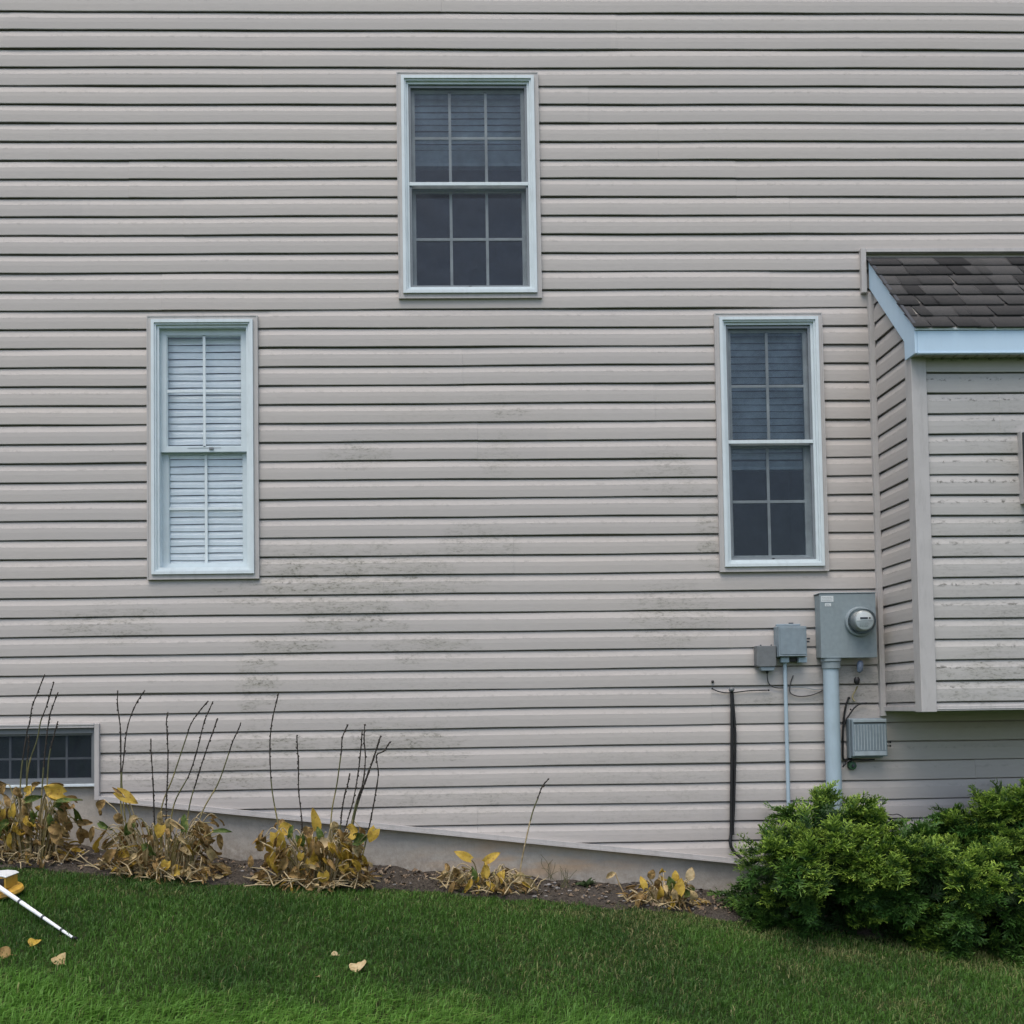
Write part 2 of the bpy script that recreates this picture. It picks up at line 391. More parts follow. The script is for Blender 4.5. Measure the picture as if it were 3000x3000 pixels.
def siding(pt, u0, u1, phase, ztop, zbot, holes, seed, joints=True):
    r = random.Random(seed); mb = MB(); zb = zbot if callable(zbot) else (lambda u: zbot); zto = ztop if callable(ztop) else (lambda u: ztop); ztop = max(zto(u0), zto(u1))
    base = set(np.round(np.arange(u0, u1, .14 if u1 - u0 > 1 else .015), 4)) | {u0, u1}
    for h in holes:
        for q in h[:2]:
            if u0 < q < u1: base.add(q)
    kmin = int(math.floor((phase - ztop) / S)) - 1; kmax = int(math.ceil((phase - min(zb(u0), zb(u1))) / S)) + 1
    jc = {}
    for k in range(kmin, kmax):
        zt = phase - k * S; pk = k // 2
        if pk not in jc:
            x = u0 + r.uniform(.3, 3.6); js = []
            while x < u1: js.append(round(x, 4)); x += 3.66
            jc[pk] = (js if joints else [], r.uniform(-.0008, .0008), [r.uniform(-.0009, .0009) for _ in range(6)], r.uniform(0, 6), r.uniform(0, 6), r.uniform(0, 6))
        js, off, offs, p1, p2, p3 = jc[pk]
        bp = sorted(base | {q for x in js for q in (x, round(x + .0012, 4)) if u0 < q < u1})
        def dev(u):
            i = sum(1 for x in js if u > x + .0006)
            dz = offs[i % 6] + .0014 * math.sin(u * 1.3 + p1) + .0010 * math.sin(u * 4.1 + p2 + k) + .0005 * math.sin(u * 9.7 + p3 + 2 * k)
            do = (.0017 if i % 2 else 0) + .0015 * math.sin(u * 2.2 + p3)
            return do, dz
        for a, b in zip(bp[:-1], bp[1:]):
            um = (a + b) / 2; bl = [(-99, zb(um)), (zto(um), 99)] + [(h[2], h[3]) for h in holes if h[0] <= um <= h[1]]
            da, db = dev(a), dev(b)
            for (o1, d1), (o2, d2) in zip(PROF[:-1], PROF[1:]):
                za, zc = zt + d1, zt + d2
                lo, hi = min(za, zc), max(za, zc); segs = [(lo, hi)]
                for (b0, b1) in bl:
                    ns = []
                    for (s0, s1) in segs:
                        if b1 <= s0 or b0 >= s1: ns.append((s0, s1)); continue
                        if s0 < b0: ns.append((s0, b0))
                        if s1 > b1: ns.append((b1, s1))
                    segs = ns
                    if hi - lo < 1e-6: segs = [q for q in ([(lo, hi)] if not (b0 < lo < b1) else [])] if segs or hi - lo < 1e-6 and not (b0 < lo < b1) else []
                    if not segs: break
                for (s0, s1) in segs:
                    if hi - lo < 1e-6: oa, ob, qa, qb = o1, o2, za, zc
                    else:
                        f0 = lambda z: o1 + (o2 - o1) * (z - za) / (zc - za)
                        qa, qb = (s1, s0) if za > zc else (s0, s1); oa, ob = f0(qa), f0(qb)
                    mb.face([pt(a, oa + da[0], qa + da[1]), pt(a, ob + da[0], qb + da[1]), pt(b, ob + db[0], qb + db[1]), pt(b, oa + db[0], qa + db[1])])
    return mb

holes = [(w[0] + .012, w[1] - .012, w[2] + ZO + .012, w[3] + ZO - .012) for w in WIN]
holes.append((BW[0] + .012, BW[1] - .012, -.6 + ZO, BW[3] + ZO - .012))
holes.append((2.62, 4.5, .02 + ZO, 2.66 + ZO))
siding(lambda u, o, z: (u, -o, z), XL, XR, Z0, ZTOP, lambda u: rake(u) + .004 if u > -2.08 else -.42 + ZO, holes, 3).build('wall', M_wall, house)

# foundation with its raked top
M_conc = None
def conc_mat():
    m, t, b = newmat('poured concrete'); p = t.pos(); sp = t.add('ShaderNodeSeparateXYZ'); t.l.new(p, sp.inputs[0])
    c = t.mix(t.ramp(t.noise(p, 14, 7, .7), .3, .7), (.39, .36, .31), (.50, .465, .405))
    c = t.mix(t.ramp(t.noise(t.scale(p, (2.2, 2.2, 9)), 1, 5, .6), .45, .7, 0, .6), c, (.32, .31, .29))
    w = W(1560, 2520); d = t.math('ADD', t.math('POWER', t.math('DIVIDE', t.math('SUBTRACT', sp.outputs[0], w.x), .8), 2), t.math('POWER', t.math('DIVIDE', t.math('SUBTRACT', sp.outputs[2], w.z), .16), 2))
    rust = t.math('MULTIPLY', t.ramp(d, 1, .1), t.ramp(t.noise(t.scale(p, (3, 3, 12)), 1, 5), .38, .62))
    c = t.mix(t.math('MULTIPLY', rust, .85), c, (.50, .36, .23))
    hz = t.math('ADD', t.math('MULTIPLY', sp.outputs[0], -.098), ZO - .972)
    spl = t.math('MULTIPLY', t.ramp(t.math('SUBTRACT', sp.outputs[2], hz), .16, -.02), t.ramp(t.noise(p, 26, 7, .75), .38, .62))
    c = t.mix(t.math('MULTIPLY', spl, .75), c, (.20, .165, .125))
    crk = t.ramp(t.noise(t.scale(p, (3.2, 3.2, 1.1)), 1, 9, .8, 1.5), .498, .503, 0, 1); crk = t.math('MULTIPLY', crk, t.ramp(t.noise(t.scale(p, (3.2, 3.2, 1.1)), 1, 9, .8, 1.5), .510, .504, 0, 1))
    c = t.mix(t.math('MULTIPLY', crk, .35), c, (.16, .155, .15))
    t.l.new(c, b.inputs['Base Color']); b.inputs['Roughness'].default_value = .92; b.inputs['Specular IOR Level'].default_value = .2
    t.l.new(t.bump(t.noise(p, 60, 5, .7), .35, .008), b.inputs['Normal']); return m
mb = MB(); poly = [(XL, -1.9), (XR, -1.9), (XR, rake(XR) - ZO - .004), (-2.075, rake(-2.075) - ZO - .004), (-2.075, -.425), (XL, -.425)]
mb.prism([(x, z + ZO) for x, z in poly], .030, .26, 'y'); mb.build('foundation', conc_mat(), house)
mb = MB(); zr = lambda x, d: rake(x) + d
mb.prism([(-2.045, zr(-2.045, -.004)), (XR, zr(XR, -.004)), (XR, zr(XR, .018)), (-2.045, zr(-2.045, .018))], -.022, -.0045, 'y')
mb.prism([(-2.045, zr(-2.045, -.012)), (XR, zr(XR, -.012)), (XR, zr(XR, -.005)), (-2.045, zr(-2.045, -.005))], -.028, .029, 'y')
mb.build('starter_trim', M_trim, house)
# the rest of the house body, seen only from the side
mb = MB(); mb.box(XL, XL + .12, .04, 8, -.5 + ZO, ZTOP); mb.box(XR - .12, XR, .04, 8, -1.2 + ZO, ZTOP); mb.box(XL, XR, 8, 8.12, -1 + ZO, ZTOP)
mb.build('side_wall', M_wall, house)
mb = MB(); mb.prism([(-.35, ZTOP - .02), (4.06, ZTOP + 2.3), (8.47, ZTOP - .02), (8.47, ZTOP + .12), (4.06, ZTOP + 2.45), (-.35, ZTOP + .12)], XL - .3, XR + .3, 'x')
M_shing = None
def shingle_mat():
    m, t, b = newmat('asphalt shingle'); p = t.pos(); a = t.attr('tint')
    c = t.mix(a, (.034, .033, .033), (.120, .115, .112))
    c = t.mix(t.ramp(t.noise(p, 150, 4, .8), .35, .65, .55, 0), c, (.03, .028, .028))
    t.l.new(c, b.inputs['Base Color']); b.inputs['Roughness'].default_value = .9; b.inputs['Specular IOR Level'].default_value = .2
    t.l.new(t.bump(t.noise(p, 350, 3), .5, .004), b.inputs['Normal']); return m
M_shing = shingle_mat(); mb.build('roof', M_shing, house)

def window(X0, X1, Z0_, Z1_, cols, zmid, screen, blind, label):
    Z0_ += ZO; Z1_ += ZO; zmid += ZO
    fr_ = MB(); i1, i2, i3, io = .026, .044, .054, .068
    R = lambda mb, i, w, yf, yb, **k: mb.ring(X0 + i, X1 - i, Z0_ + i, Z1_ - i, w, -yf, -yb, **k)
    R(fr_, i1, .018, .030, -.02); R(fr_, i2, .010, .021, -.02); R(fr_, i3, .0145, .008, -.11)
    w = fr_.build('window', M_white, house, bevel=.002); 
    if label: w['label'] = label
    tr = MB(); tr.ring(X0, X1, Z0_, Z1_, .0255, -.017, .02); tr.ring(X0 - .002, X1 + .002, Z0_ - .004, Z1_ + .001, .007, -.020, .01); tr.build('trim', M_trim, w, bevel=.002)
    a0, a1, b0, b1 = X0 + io, X1 - io, Z0_ + io, Z1_ - io
    sw = .034 if not screen else .031
    s1 = MB(); s1.ring(a0, a1, zmid - .014, b1, sw, .024, .05, wb=.03); s1.ring(a0 + sw, a1 - sw, zmid + .016, b1 - sw, .006, .028, .05); s1.build('upper_sash', M_sash, w, bevel=.0015)
    s2 = MB(); s2.ring(a0, a1, b0, zmid + .016, sw, .056, .084, wt=.032, wb=.03); s2.ring(a0 + sw, a1 - sw, b0 + .03, zmid - .016, .006, .060, .084); s2.build('lower_sash', M_sash, w, bevel=.0015)
    if not screen:
        lk = MB(); xm = (a0 + a1) / 2; lk.box(xm + .03, xm + .055, .016, .03, zmid - .002, zmid + .012); lk.box(xm - .10, xm + .10, .0225, .0245, zmid + .008, zmid + .0105); lk.build('sash_lock', M_bframe, w, bevel=.001)
    else:
        lk = MB(); xm = (a0 + a1) / 2; lk.box(xm - .009, xm + .009, .002, .012, b0 + .002, b0 + .012); lk.build('screen_latch', M_black, w, bevel=.001)
    for nm, za, zb, y in (('upper', zmid + .014, b1 - sw, .036), ('lower', b0 + .028, zmid - .014, .070)):
        g = MB(); g.box(a0 + sw - .004, a1 - sw + .004, y, y + .004, za, zb); g.build('pane', M_glass if screen else M_clear, w)
        mu = MB(); n = cols; mw = .0085
        for q in range(1, n):
            xm = a0 + sw + (a1 - a0 - 2 * sw) * q / n; mu.box(xm - mw, xm + mw, y - .008, y - .001, za, zb)
        zm = (za + zb) / 2; xx = [a0 + sw] + [a0 + sw + (a1 - a0 - 2 * sw) * q / n for q in range(1, n)] + [a1 - sw]
        for q in range(n): mu.box(xx[q] + (mw if q else 0), xx[q + 1] - (mw if q < n - 1 else 0), y - .0075, y - .001, zm - mw, zm + mw)
        mu.build('muntins', M_white if not screen else M_sash, w, bevel=.0015)
    if screen:
        sf = MB(); sf.ring(a0 + .001, a1 - .001, b0 + .001, b1 - .006, .013, .002, .012); sf.build('screen_frame', M_scrframe, w, bevel=.001)
        cb = MB(); cb.box(a0 + .001, a1 - .001, -.006, .001, zmid - .010, zmid + .011); cb.build('screen_bar', M_white, w, bevel=.0015)
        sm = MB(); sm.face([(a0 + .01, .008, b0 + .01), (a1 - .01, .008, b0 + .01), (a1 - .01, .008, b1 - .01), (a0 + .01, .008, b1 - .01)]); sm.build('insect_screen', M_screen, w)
    # blind and room
    zt, ze, pitch, yb, stack = blind
    bl = MB(); z = b1 - .01; ze += ZO; r = random.Random(int(X0 * 100)); c, s_ = .0235 * math.cos(math.radians(9)), .0248 * math.sin(math.radians(9))
    bl.box(a0 + .01, a1 - .01, yb - .02, yb + .03, b1 - .02, b1 + .03)
    while z > ze + stack:
        sl = r.uniform(-.0012, .0012)
        n_ = 6
        for q in range(n_):
            xa, xb = a0 + .012 + (a1 - a0 - .024) * q / n_, a0 + .012 + (a1 - a0 - .024) * (q + 1) / n_
            wa, wb_ = .0012 * math.sin(q * 1.1 + z * 40), .0012 * math.sin((q + 1) * 1.1 + z * 40)
            pr = [(-s_, -c), (-s_ * .2 - .003, 0), (s_, c)]
            for (y1, z1), (y2, z2) in zip(pr[:-1], pr[1:]):
                z1 *= pitch / .0495; z2 *= pitch / .0495
                bl.face([(xa, yb + y1, z + z1 + wa), (xb, yb + y1, z + z1 + wb_), (xb, yb + y2, z + z2 + wb_), (xa, yb + y2, z + z2 + wa)])
        z -= pitch
    if stack:
        q = ze
        while q < ze + stack: bl.box(a0 + .012, a1 - .012, yb - .022, yb + .022, q, q + .0035); q += .0055
        bl.box(a0 + .012, a1 - .012, yb - .024, yb + .024, ze - .02, ze - .002)
    bl.build('blind', M_blind, w)
    rm = MB(); e = .02
    rm.face([(a0 - e, .115, b0 - e), (a0 - e, .115, b1 + e), (a0 - .6, 2.2, b1 + .4), (a0 - .6, 2.2, b0 - .6)])
    rm.face([(a1 + e, .115, b0 - e), (a1 + .6, 2.2, b0 - .6), (a1 + .6, 2.2, b1 + .4), (a1 + e, .115, b1 + e)])
    rm.face([(a0 - e, .115, b1 + e), (a1 + e, .115, b1 + e), (a1 + .6, 2.2, b1 + .4), (a0 - .6, 2.2, b1 + .4)])
    rm.face([(a0 - e, .115, b0 - e), (a0 - .6, 2.2, b0 - .6), (a1 + .6, 2.2, b0 - .6), (a1 + e, .115, b0 - e)])
    rm.face([(a0 - .6, 2.2, b0 - .6), (a0 - .6, 2.2, b1 + .4), (a1 + .6, 2.2, b1 + .4), (a1 + .6, 2.2, b0 - .6)])
    rm.build('room_interior', M_room, w)
    return w
zm1 = W(*[1370, 540]).z - ZO; zm2 = W(*c2(460, 975)).z - ZO; zm3 = W(2250, 1295).z - ZO
window(*WIN[0], 3, zm1, True, (0, W(1370, 456).z - ZO, .040, .105, .075), 'upper window, three panes wide, blind raised halfway')
window(*WIN[1], 2, zm2, False, (0, WIN[1][2] + .05, .0435, .083, 0), 'narrow window with white slatted blind fully closed')
window(*WIN[2], 2, zm3, True, (0, W(2250, 1357).z - ZO, .0425, .105, .03), 'narrow window with blind lowered over its upper sash')

# basement window at the left edge
x0, x1, z0, z1 = BW[0], BW[1], BW[2] + ZO, BW[3] + ZO
mb = MB(); fx1, ft = -2.071, -.083 + ZO; mb.ring(x0 + .03, fx1, -.408 + ZO, ft, .018, .004, .07, wt=.03, wb=.022); mb.ring(x0 + .048, fx1 - .018, -.386 + ZO, ft - .03, .012, .02, .07)
w = mb.build('basement_window', M_bframe, house, bevel=.002)
w['label'] = 'low basement window with dark grey frame above the concrete'
mb = MB(); mb.box(x0, x1 - .026, -.017, .02, ft + .002, z1 - .002); mb.box(x0, x1 - .026, -.021, .02, z1 - .0105, z1 + .002)
mb.box(x1 - .0255, x1, -.019, .02, rake(x1) - .006, z1 + .001); mb.box(x1 - .004, x1 + .003, -.0225, .02, rake(x1), z1 + .0005); mb.build('trim', M_trim, w, bevel=.002)
mb = MB(); mb.box(x0 + .03, fx1 - .003, -.006, .05, -.424 + ZO, -.4085 + ZO); mb.build('sill', M_white, w, bevel=.002)
mb = MB(); mb.box(x0 + .05, fx1 - .02, .045, .049, -.385 + ZO, ft - .04); mb.build('pane', M_glass, w)
mb = MB()
for px in (c8(60, 0)[0], c8(290, 0)[0], c8(520, 0)[0], -60, -140):
    q = W(px, 2220).x; mb.box(q - .006, q + .006, .036, .0445, -.385 + ZO, ft - .04)
q = W(*c8(400, 755)).z; mb.box(x0 + .05, fx1 - .02, .0365, .0445, q - .006, q + .006); mb.build('muntins', M_bframe, w)
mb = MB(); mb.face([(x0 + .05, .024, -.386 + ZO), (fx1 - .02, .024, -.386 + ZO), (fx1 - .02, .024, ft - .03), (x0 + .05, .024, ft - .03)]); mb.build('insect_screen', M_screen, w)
mb = MB(); mb.box(x0 - .1, -1.9, .0701, 1.8, -.9 + ZO, .2 + ZO); mb.f = [f for k, f in enumerate(mb.f) if k != 2]; mb.mi = [0] * 5; mb.build('room_interior', M_room, w)

# ------------------------------------------------------------------ roofed bump-out on the right
BX0, BX1 = 2.598, 4.42; BZ0 = -.05 + ZO; RX0, RX1 = 2.573, 4.50
EO = .597                                   # how far the eave stands out
ZW, ZE = W(2700, 748).z, W(2800, 950, EO).z  # roof surface at the wall, at the eave
bay = MB(); prt = siding(lambda u, o, z: (u, -BAY - o, z), BX0 + .07, BX1 - .05, ZB, ZE - .10, BZ0 + .026, [(3.19, 3.9, .4 + ZO, 1.0 + ZO)] if 0 else [], 21)
b_ = prt.build('bump_out', M_bay, house); b_['label'] = 'shallow roofed bump-out at the right end of the wall'
RTOP = lambda u: ZW - .045 - (ZW - ZE) / EO * u
siding(lambda u, o, z: (BX0 - o, -u, z), .0, BAY - .06, ZB, RTOP, BZ0 + .026, [], 22, False).build('side_panel', M_wall, b_)
siding(lambda u, o, z: (BX1 + o, -u, z), .0, BAY - .06, ZB, RTOP, BZ0 + .026, [], 23, False).build('side_panel', M_wall, b_)
mb = MB()
mb.prism([(BX0 - .012, -BAY + .065), (BX0 - .012, -BAY - .014), (BX0 + .073, -BAY - .014), (BX0 + .073, -BAY + .03), (BX0 + .03, -BAY + .03), (BX0 + .03, -BAY + .065)], BZ0 - .006, ZE - .125, 'z')
mb.build('corner_post', M_trim, b_, bevel=.003)
mb = MB(); mb.prism([(BX1 + .012, -BAY + .065), (BX1 + .012, -BAY - .014), (BX1 - .073, -BAY - .014), (BX1 - .073, -BAY + .03), (BX1 - .03, -BAY + .03), (BX1 - .03, -BAY + .065)], BZ0 - .006, ZE - .125, 'z'); mb.build('corner_post', M_trim, b_, bevel=.003)
mb = MB(); mb.box(BX0 + .074, BX1 - .074, -BAY - .012, -BAY + .02, BZ0, BZ0 + .025); mb.box(BX0 + .074, BX1 - .074, -BAY - .015, -BAY - .0125, BZ0 + .008, BZ0 + .012)
mb.box(BX0 - .010, BX0 + .02, -BAY + .066, -.026, BZ0, BZ0 + .025); mb.build('starter_trim', M_trim, b_, bevel=.002)
mb = MB(); mb.box(BX0 - .004, BX1 + .004, -BAY - .004, .03, BZ0 - .002, BZ0 + .012); mb.build('floor_panel', M_soffit, b_)
mb = MB(); jx0, jx1 = W(2557, 1450).x, W(2575, 1450).x
mb.box(jx0, jx1 - .004, -.028, .01, W(2582, 2098).z, W(2545, 862).z); mb.box(jx0 + .008, jx1 - .008, -.031, -.0282, W(2582, 2098).z + .001, W(2545, 862).z - .002)
ux0, ux1 = W(2519, 800).x, W(2534, 800).x; zt = W(2700, 732).z
mb.box(ux0, ux1, -.026, .01, W(2545, 862).z + .002, zt); mb.box(ux1 + .001, RX1, -.026, .01, W(2700, 744).z, zt - .001); mb.box(ux1 + .001, RX1, -.030, -.0262, W(2700, 744).z, W(2700, 744).z + .008)
mb.build('wall_trim', M_trim, b_, bevel=.002)
# roof: deck, rake board, fascia, soffit, shingles
sl = (ZW - ZE) / EO
mb = MB(); mb.prism([(-.002, ZW - .012), (-EO + .004, ZE - .012), (-EO + .004, ZE - .03), (-.002, ZW - .03)], RX0 + .01, RX1 - .01, 'x'); mb.build('roof_deck', M_soffit, b_)
fz0 = W(2800, 1034, EO).z; rb = .165
zbk = ZW - .02 - rb - sl * (BAY - .03)
poly = [(-.028, ZW - .02 - sl * .028), (-EO + .0, ZE - .004), (-EO + .0, fz0), (-BAY + .035, fz0 + .002), (-BAY + .035, zbk), (-.028, ZW - .02 - rb - sl * .028)]
poly[3] = (-BAY + .03, W(2651, 1056, BAY - .03).z)
mb = MB(); mb.prism(poly, RX0, RX0 + .014, 'x'); mb.build('rake_board', M_fascia, b_, bevel=.0015)
mb = MB(); mb.prism([(a, z) for a, z in poly], RX1 - .014, RX1, 'x'); mb.build('rake_board', M_fascia, b_, bevel=.0015)
mb = MB(); mb.box(RX0 + .0145, RX1 - .0145, -EO - .002, -EO + .014, fz0, ZE - .036); mb.box(RX0 + .0145, RX1 - .0145, -EO - .006, -EO + .02, fz0 - .004, fz0 + .006)
mb.build('fascia', M_fascia, b_, bevel=.0015)
mb = MB(); mb.box(RX0 + .002, RX1 - .002, -EO - .009, -EO + .012, ZE - .034, ZE - .021); mb.build('drip_edge', M_white, b_, bevel=.002)
mb = MB(); sx0 = RX0 + .016
while sx0 < RX1 - .06:
    mb.box(sx0, sx0 + .052, -EO + .015, -BAY - .003, fz0 + .004, fz0 + .012); mb.box(sx0 + .052, sx0 + .0595, -EO + .015, -BAY - .003, fz0 + .011, fz0 + .018); sx0 += .06
mb.build('soffit', M_soffit, b_)
L = math.hypot(EO, ZW - ZE); dirv = Vector((0, -EO / L, -(ZW - ZE) / L)); nv = Vector((0, -(ZW - ZE) / L, EO / L)); P0 = Vector((0, 0, ZW - .012))
vv, qq, tt = [], [], []
rows = 7; expo = (L + .022) / rows; r = random.Random(5)
for k in range(rows):
    x = RX0 - .012; s0, s1 = k * expo - .04, (k + 1) * expo
    while x < RX1 + .012:
        wd = r.choice([.07, .1, .13, .16, .19, .22]) ; xe = min(x + wd, RX1 + .012); tint = r.choice([.1, .25, .35, .5, .62, .8, .95]); lift = r.choice([.004, .009, .009])
        sk = r.uniform(-.012, .012)
        ska, skb = (0 if x < RX0 else sk), (0 if xe > RX1 else sk)
        s1_ = s1 if lift > .005 else s1 - (r.uniform(.0, .006) if k < rows - 1 else 0)
        pts = []
        for (xx, s_, h) in ((x, s0, .001), (xe, s0, .001), (xe - .001 + skb, s1_, lift + .006), (x + ska, s1_, lift + .006), (xe - .001 + skb, s1_, lift - .001), (x + ska, s1_, lift - .001)):
            if k == 0 and s_ < 0: s_ = .0
            pts.append(P0 + Vector((xx, 0, 0)) + dirv * s_ + nv * h)
        b0 = len(vv); vv += [tuple(q) for q in pts]; tt += [tint] * 6
        qq += [[b0, b0 + 3, b0 + 2, b0 + 1], [b0 + 3, b0 + 5, b0 + 4, b0 + 2]]
        x = xe
fast('shingles', np.array(vv), np.array(qq), M_shing, b_, attrs={'tint': tt})
mb = MB(); mb.prism([(-.03, ZW - .014 - sl * .03), (-EO - .01, ZE - .018), (-EO - .01, ZE - .006), (-.03, ZW + .0 - sl * .03)], RX0 - .006, RX0 + .012, 'x'); mb.build('roof_edge', M_dark, b_)

# dark vent hood mounted on the bump-out, mostly beyond the picture's right edge
p0, p1 = W(2981, 1267, BAY), W(2985, 1478, BAY)
vt = thing('wall_vent', (p0.x + .16, -BAY, p1.z), 'dark slatted wall vent on the bump-out siding at the right edge', 'vent')
mb = MB(); mb.ring(p0.x, p0.x + .40, p1.z, p0.z, .008, -BAY - .03, -BAY + .01); mb.build('mounting_block', M_trim, vt, bevel=.002)
mb = MB(); mb.box(p0.x + .0085, p0.x + .3915, -BAY - .024, -BAY - .001, p1.z + .0085, p0.z - .0085); mb.ring(p0.x + .0095, p0.x + .3905, p1.z + .0095, p0.z - .0095, .040, -BAY - .09, -BAY - .0245); mb.build('hood', M_dark, vt, bevel=.003)
mb = MB(); q = p1.z + .06
while q < p0.z - .06: mb.prism([(-BAY - .085, q), (-BAY - .03, q + .03), (-BAY - .03, q + .034), (-BAY - .085, q + .004)], p0.x + .051, p0.x + .349, 'x'); q += .04
mb.build('louvres', M_dark, vt)

# ------------------------------------------------------------------ electric meter and the boxes beside it
MO = .10
a, b = W(*c5(905, 100), MO), W(*c5(1340, 583), MO); a2, b2 = W(*c5(918, 588), MO), W(*c5(1328, 100), MO)
ex0, ex1, ez0, ez1 = (a.x + a2.x) / 2, (b.x + b2.x) / 2, (a2.z + b.z) / 2, (a.z + b2.z) / 2
em = thing('electric_meter', ((ex0 + ex1) / 2, 0, ez0), 'large grey steel box with a round glass electric meter beside the bump-out', 'electric meter')
mb = MB(); mb.box(ex0 + .004, ex1 - .004, -MO + .016, .0, ez0 + .004, ez1 - .003); mb.build('enclosure', M_grey, em, bevel=.004)
mb = MB(); mb.box(ex0, ex1, -MO, -MO + .015, ez0, ez1); mb.prism([(ex0 - .002, ez1 + .001), (ex1 + .002, ez1 + .001), (ex1 + .002, ez1 + .007), (ex0 - .002, ez1 + .007)], -MO - .004, .0, 'y'); mb.build('cover', M_grey, em, bevel=.004)
for (x0, y0, x1, y1, n) in ((915, 118, 1008, 163, 3), (945, 173, 990, 197, 2)):
    q0, q1 = W(*c5(x0, y1), MO), W(*c5(x1, y0), MO); mb = MB(); mb.box(q0.x, q1.x, -MO - .0012, -MO - .0002, q0.z, q1.z); st = mb.build('sticker', M_sticker, em)
    mb = MB(); dz = (q1.z - q0.z) / (n + 1)
    for k in range(n):
        xx = q0.x + .006; zz = q1.z - dz * (k + 1)
        while xx < q1.x - .012: wq = rng.uniform(.003, .008); mb.box(xx, xx + wq, -MO - .0018, -MO - .0013, zz - .0012, zz + .0012); xx += wq + .0025
    mb.build('print', M_ink, st)
mc = W(*c5(1203, 313), MO)
mb = MB(); mb.lathe((mc.x, -MO, mc.z), [(.088, .0), (.088, .014), (.085, .02), (.080, .022), (.076, .022), (.074, .016), (.0, .016)]); mb.build('meter_ring', M_grey, em, smooth=35)
mb = MB(); mb.lathe((mc.x, -MO, mc.z), [(.060, .0165), (.060, .055), (.058, .058), (.058, .075), (.055, .078), (.0, .078)]); mb.build('meter_body', mat('meter body', (.42, .44, .43), .5, .08, 30), em, smooth=35)
fy = -MO - .0785
mb = MB(); mb.lathe((mc.x, fy, mc.z), [(.052, 0), (.052, .002), (0, .002)]); fc = mb.build('meter_face', mat('meter face', (.82, .85, .84), .5, .06, 40), em, smooth=35)
mb = MB(); mb.box(mc.x - .026, mc.x + .018, fy - .0045, fy - .0022, mc.z + .009, mc.z + .020); mb.box(mc.x + .026, mc.x + .034, fy - .0045, fy - .0022, mc.z + .010, mc.z + .019); mb.build('display', M_black, fc)
mb = MB(); mb.box(mc.x - .048, mc.x + .048, fy - .0038, fy - .0022, mc.z - .003, mc.z - .001)
for k in range(4):
    xx = mc.x - .03
    while xx < mc.x + .022: wq = rng.uniform(.004, .01); mb.box(xx, xx + wq, fy - .0036, fy - .0022, mc.z - .014 - k * .007, mc.z - .0125 - k * .007); xx += wq + .003
mb.build('print', M_ink, fc)
mb = MB(); mb.lathe((mc.x, -MO, mc.z), [(.072, .0165), (.0715, .06), (.068, .085), (.060, .098), (.045, .103), (.0, .104)]); mb.build('meter_glass', M_domeglass, em, smooth=True)
h = W(*c5(990, 630), .06)
mb = MB(); mb.tube([(h.x, -.06, ez0 - .001), (h.x, -.06, ez0 - .020)], .058, 32); mb.tube([(h.x, -.06, ez0 - .0205), (h.x, -.06, W(*c5(990, 668), .06).z)], .0525, 32); mb.build('hub', M_grey, em, smooth=35, bevel=.002)
pz = W(*c5(990, 668), .06).z - .001
mb = MB(); px_ = W(*c5(1000, 1100), .06).x; mb.tube([(px_, -.06, pz), (px_, -.06, float(zg(px_, .06)) - .1)], .0445, 32)
cd = mb.build('conduit', M_pipe, None, smooth=35, loc=(px_, -.06, float(zg(px_, .06))), label='thick pale blue grey pipe running down from the meter box', cat='pipe')
# seal and connector hanging under the meter
q = W(*c5(1212, 650), .06)
cn = thing('bonding_connector', (q.x, -.05, q.z), 'bluish clear connector with black plug hanging under the meter box', 'connector')
mb = MB(); mb.tube([(q.x + .003, -.06, q.z + .032), (q.x, -.06, q.z + .02), (q.x - .004, -.06, q.z - .022), (q.x - .012, -.06, q.z - .034)], [.012, .019, .018, .010], 14); mb.build('clear_housing', M_blue, cn, smooth=40)
mb = MB(); q2 = W(*c5(1186, 760), .06); mb.tube([(q2.x, -.06, q2.z + .024), (q2.x, -.06, q2.z + .012), (q2.x, -.06, q2.z - .006), (q2.x + .002, -.06, q2.z - .022)], [.009, .017, .017, .010], 12); mb.build('plug', M_black, cn, smooth=40)
mb = MB(); mb.tube(smooth_line([W(*c5(1190, 800), .05), W(*c5(1176, 830), .03), W(*c5(1152, 880), .02), W(*c5(1170, 915), .02)]), .0045, 6); mb.build('strap', M_strap, cn, smooth=True)
# telephone box and the small terminal box
def px_rect(x0, y0, x1, y1, o): 
    a, b = W(*c5(x0, y1), o), W(*c5(x1, y0), o); return a.x, b.x, a.z, b.z
x0, x1, z0, z1 = px_rect(600, 345, 806, 575, .09)
tb = thing('junction_box', ((x0 + x1) / 2, 0, z0), 'square blue grey utility box with raised lid left of the meter', 'utility box')
mb = MB(); mb.box(x0 - .002, x1 + .002, -.058, 0, z0 - .004, z1 + .003); mb.box(x0 + .01, x1 - .01, -.02, 0, z1 + .003, z1 + .02); mb.build('back_box', M_grey2, tb, bevel=.005)
mb = MB(); mb.box(x0, x1, -.088, -.059, z0, z1); mb.box(x0 + .008, x1 - .006, -.0925, -.0885, z0 + .01, z1 - .008); mb.box(x0 + .004, x1 - .004, -.094, -.0885, z0 + .001, z0 + .006); mb.build('lid', M_grey2, tb, bevel=.004)
for (xa, xb) in ((612, 672), (742, 806)):
    g = px_rect(xa, 583, xb, 622, .05); mb = MB(); mb.box(g[0], g[1], -.062, -.02, g[2], z0 - .0045); mb.build('gland', M_pipe, tb, bevel=.004)
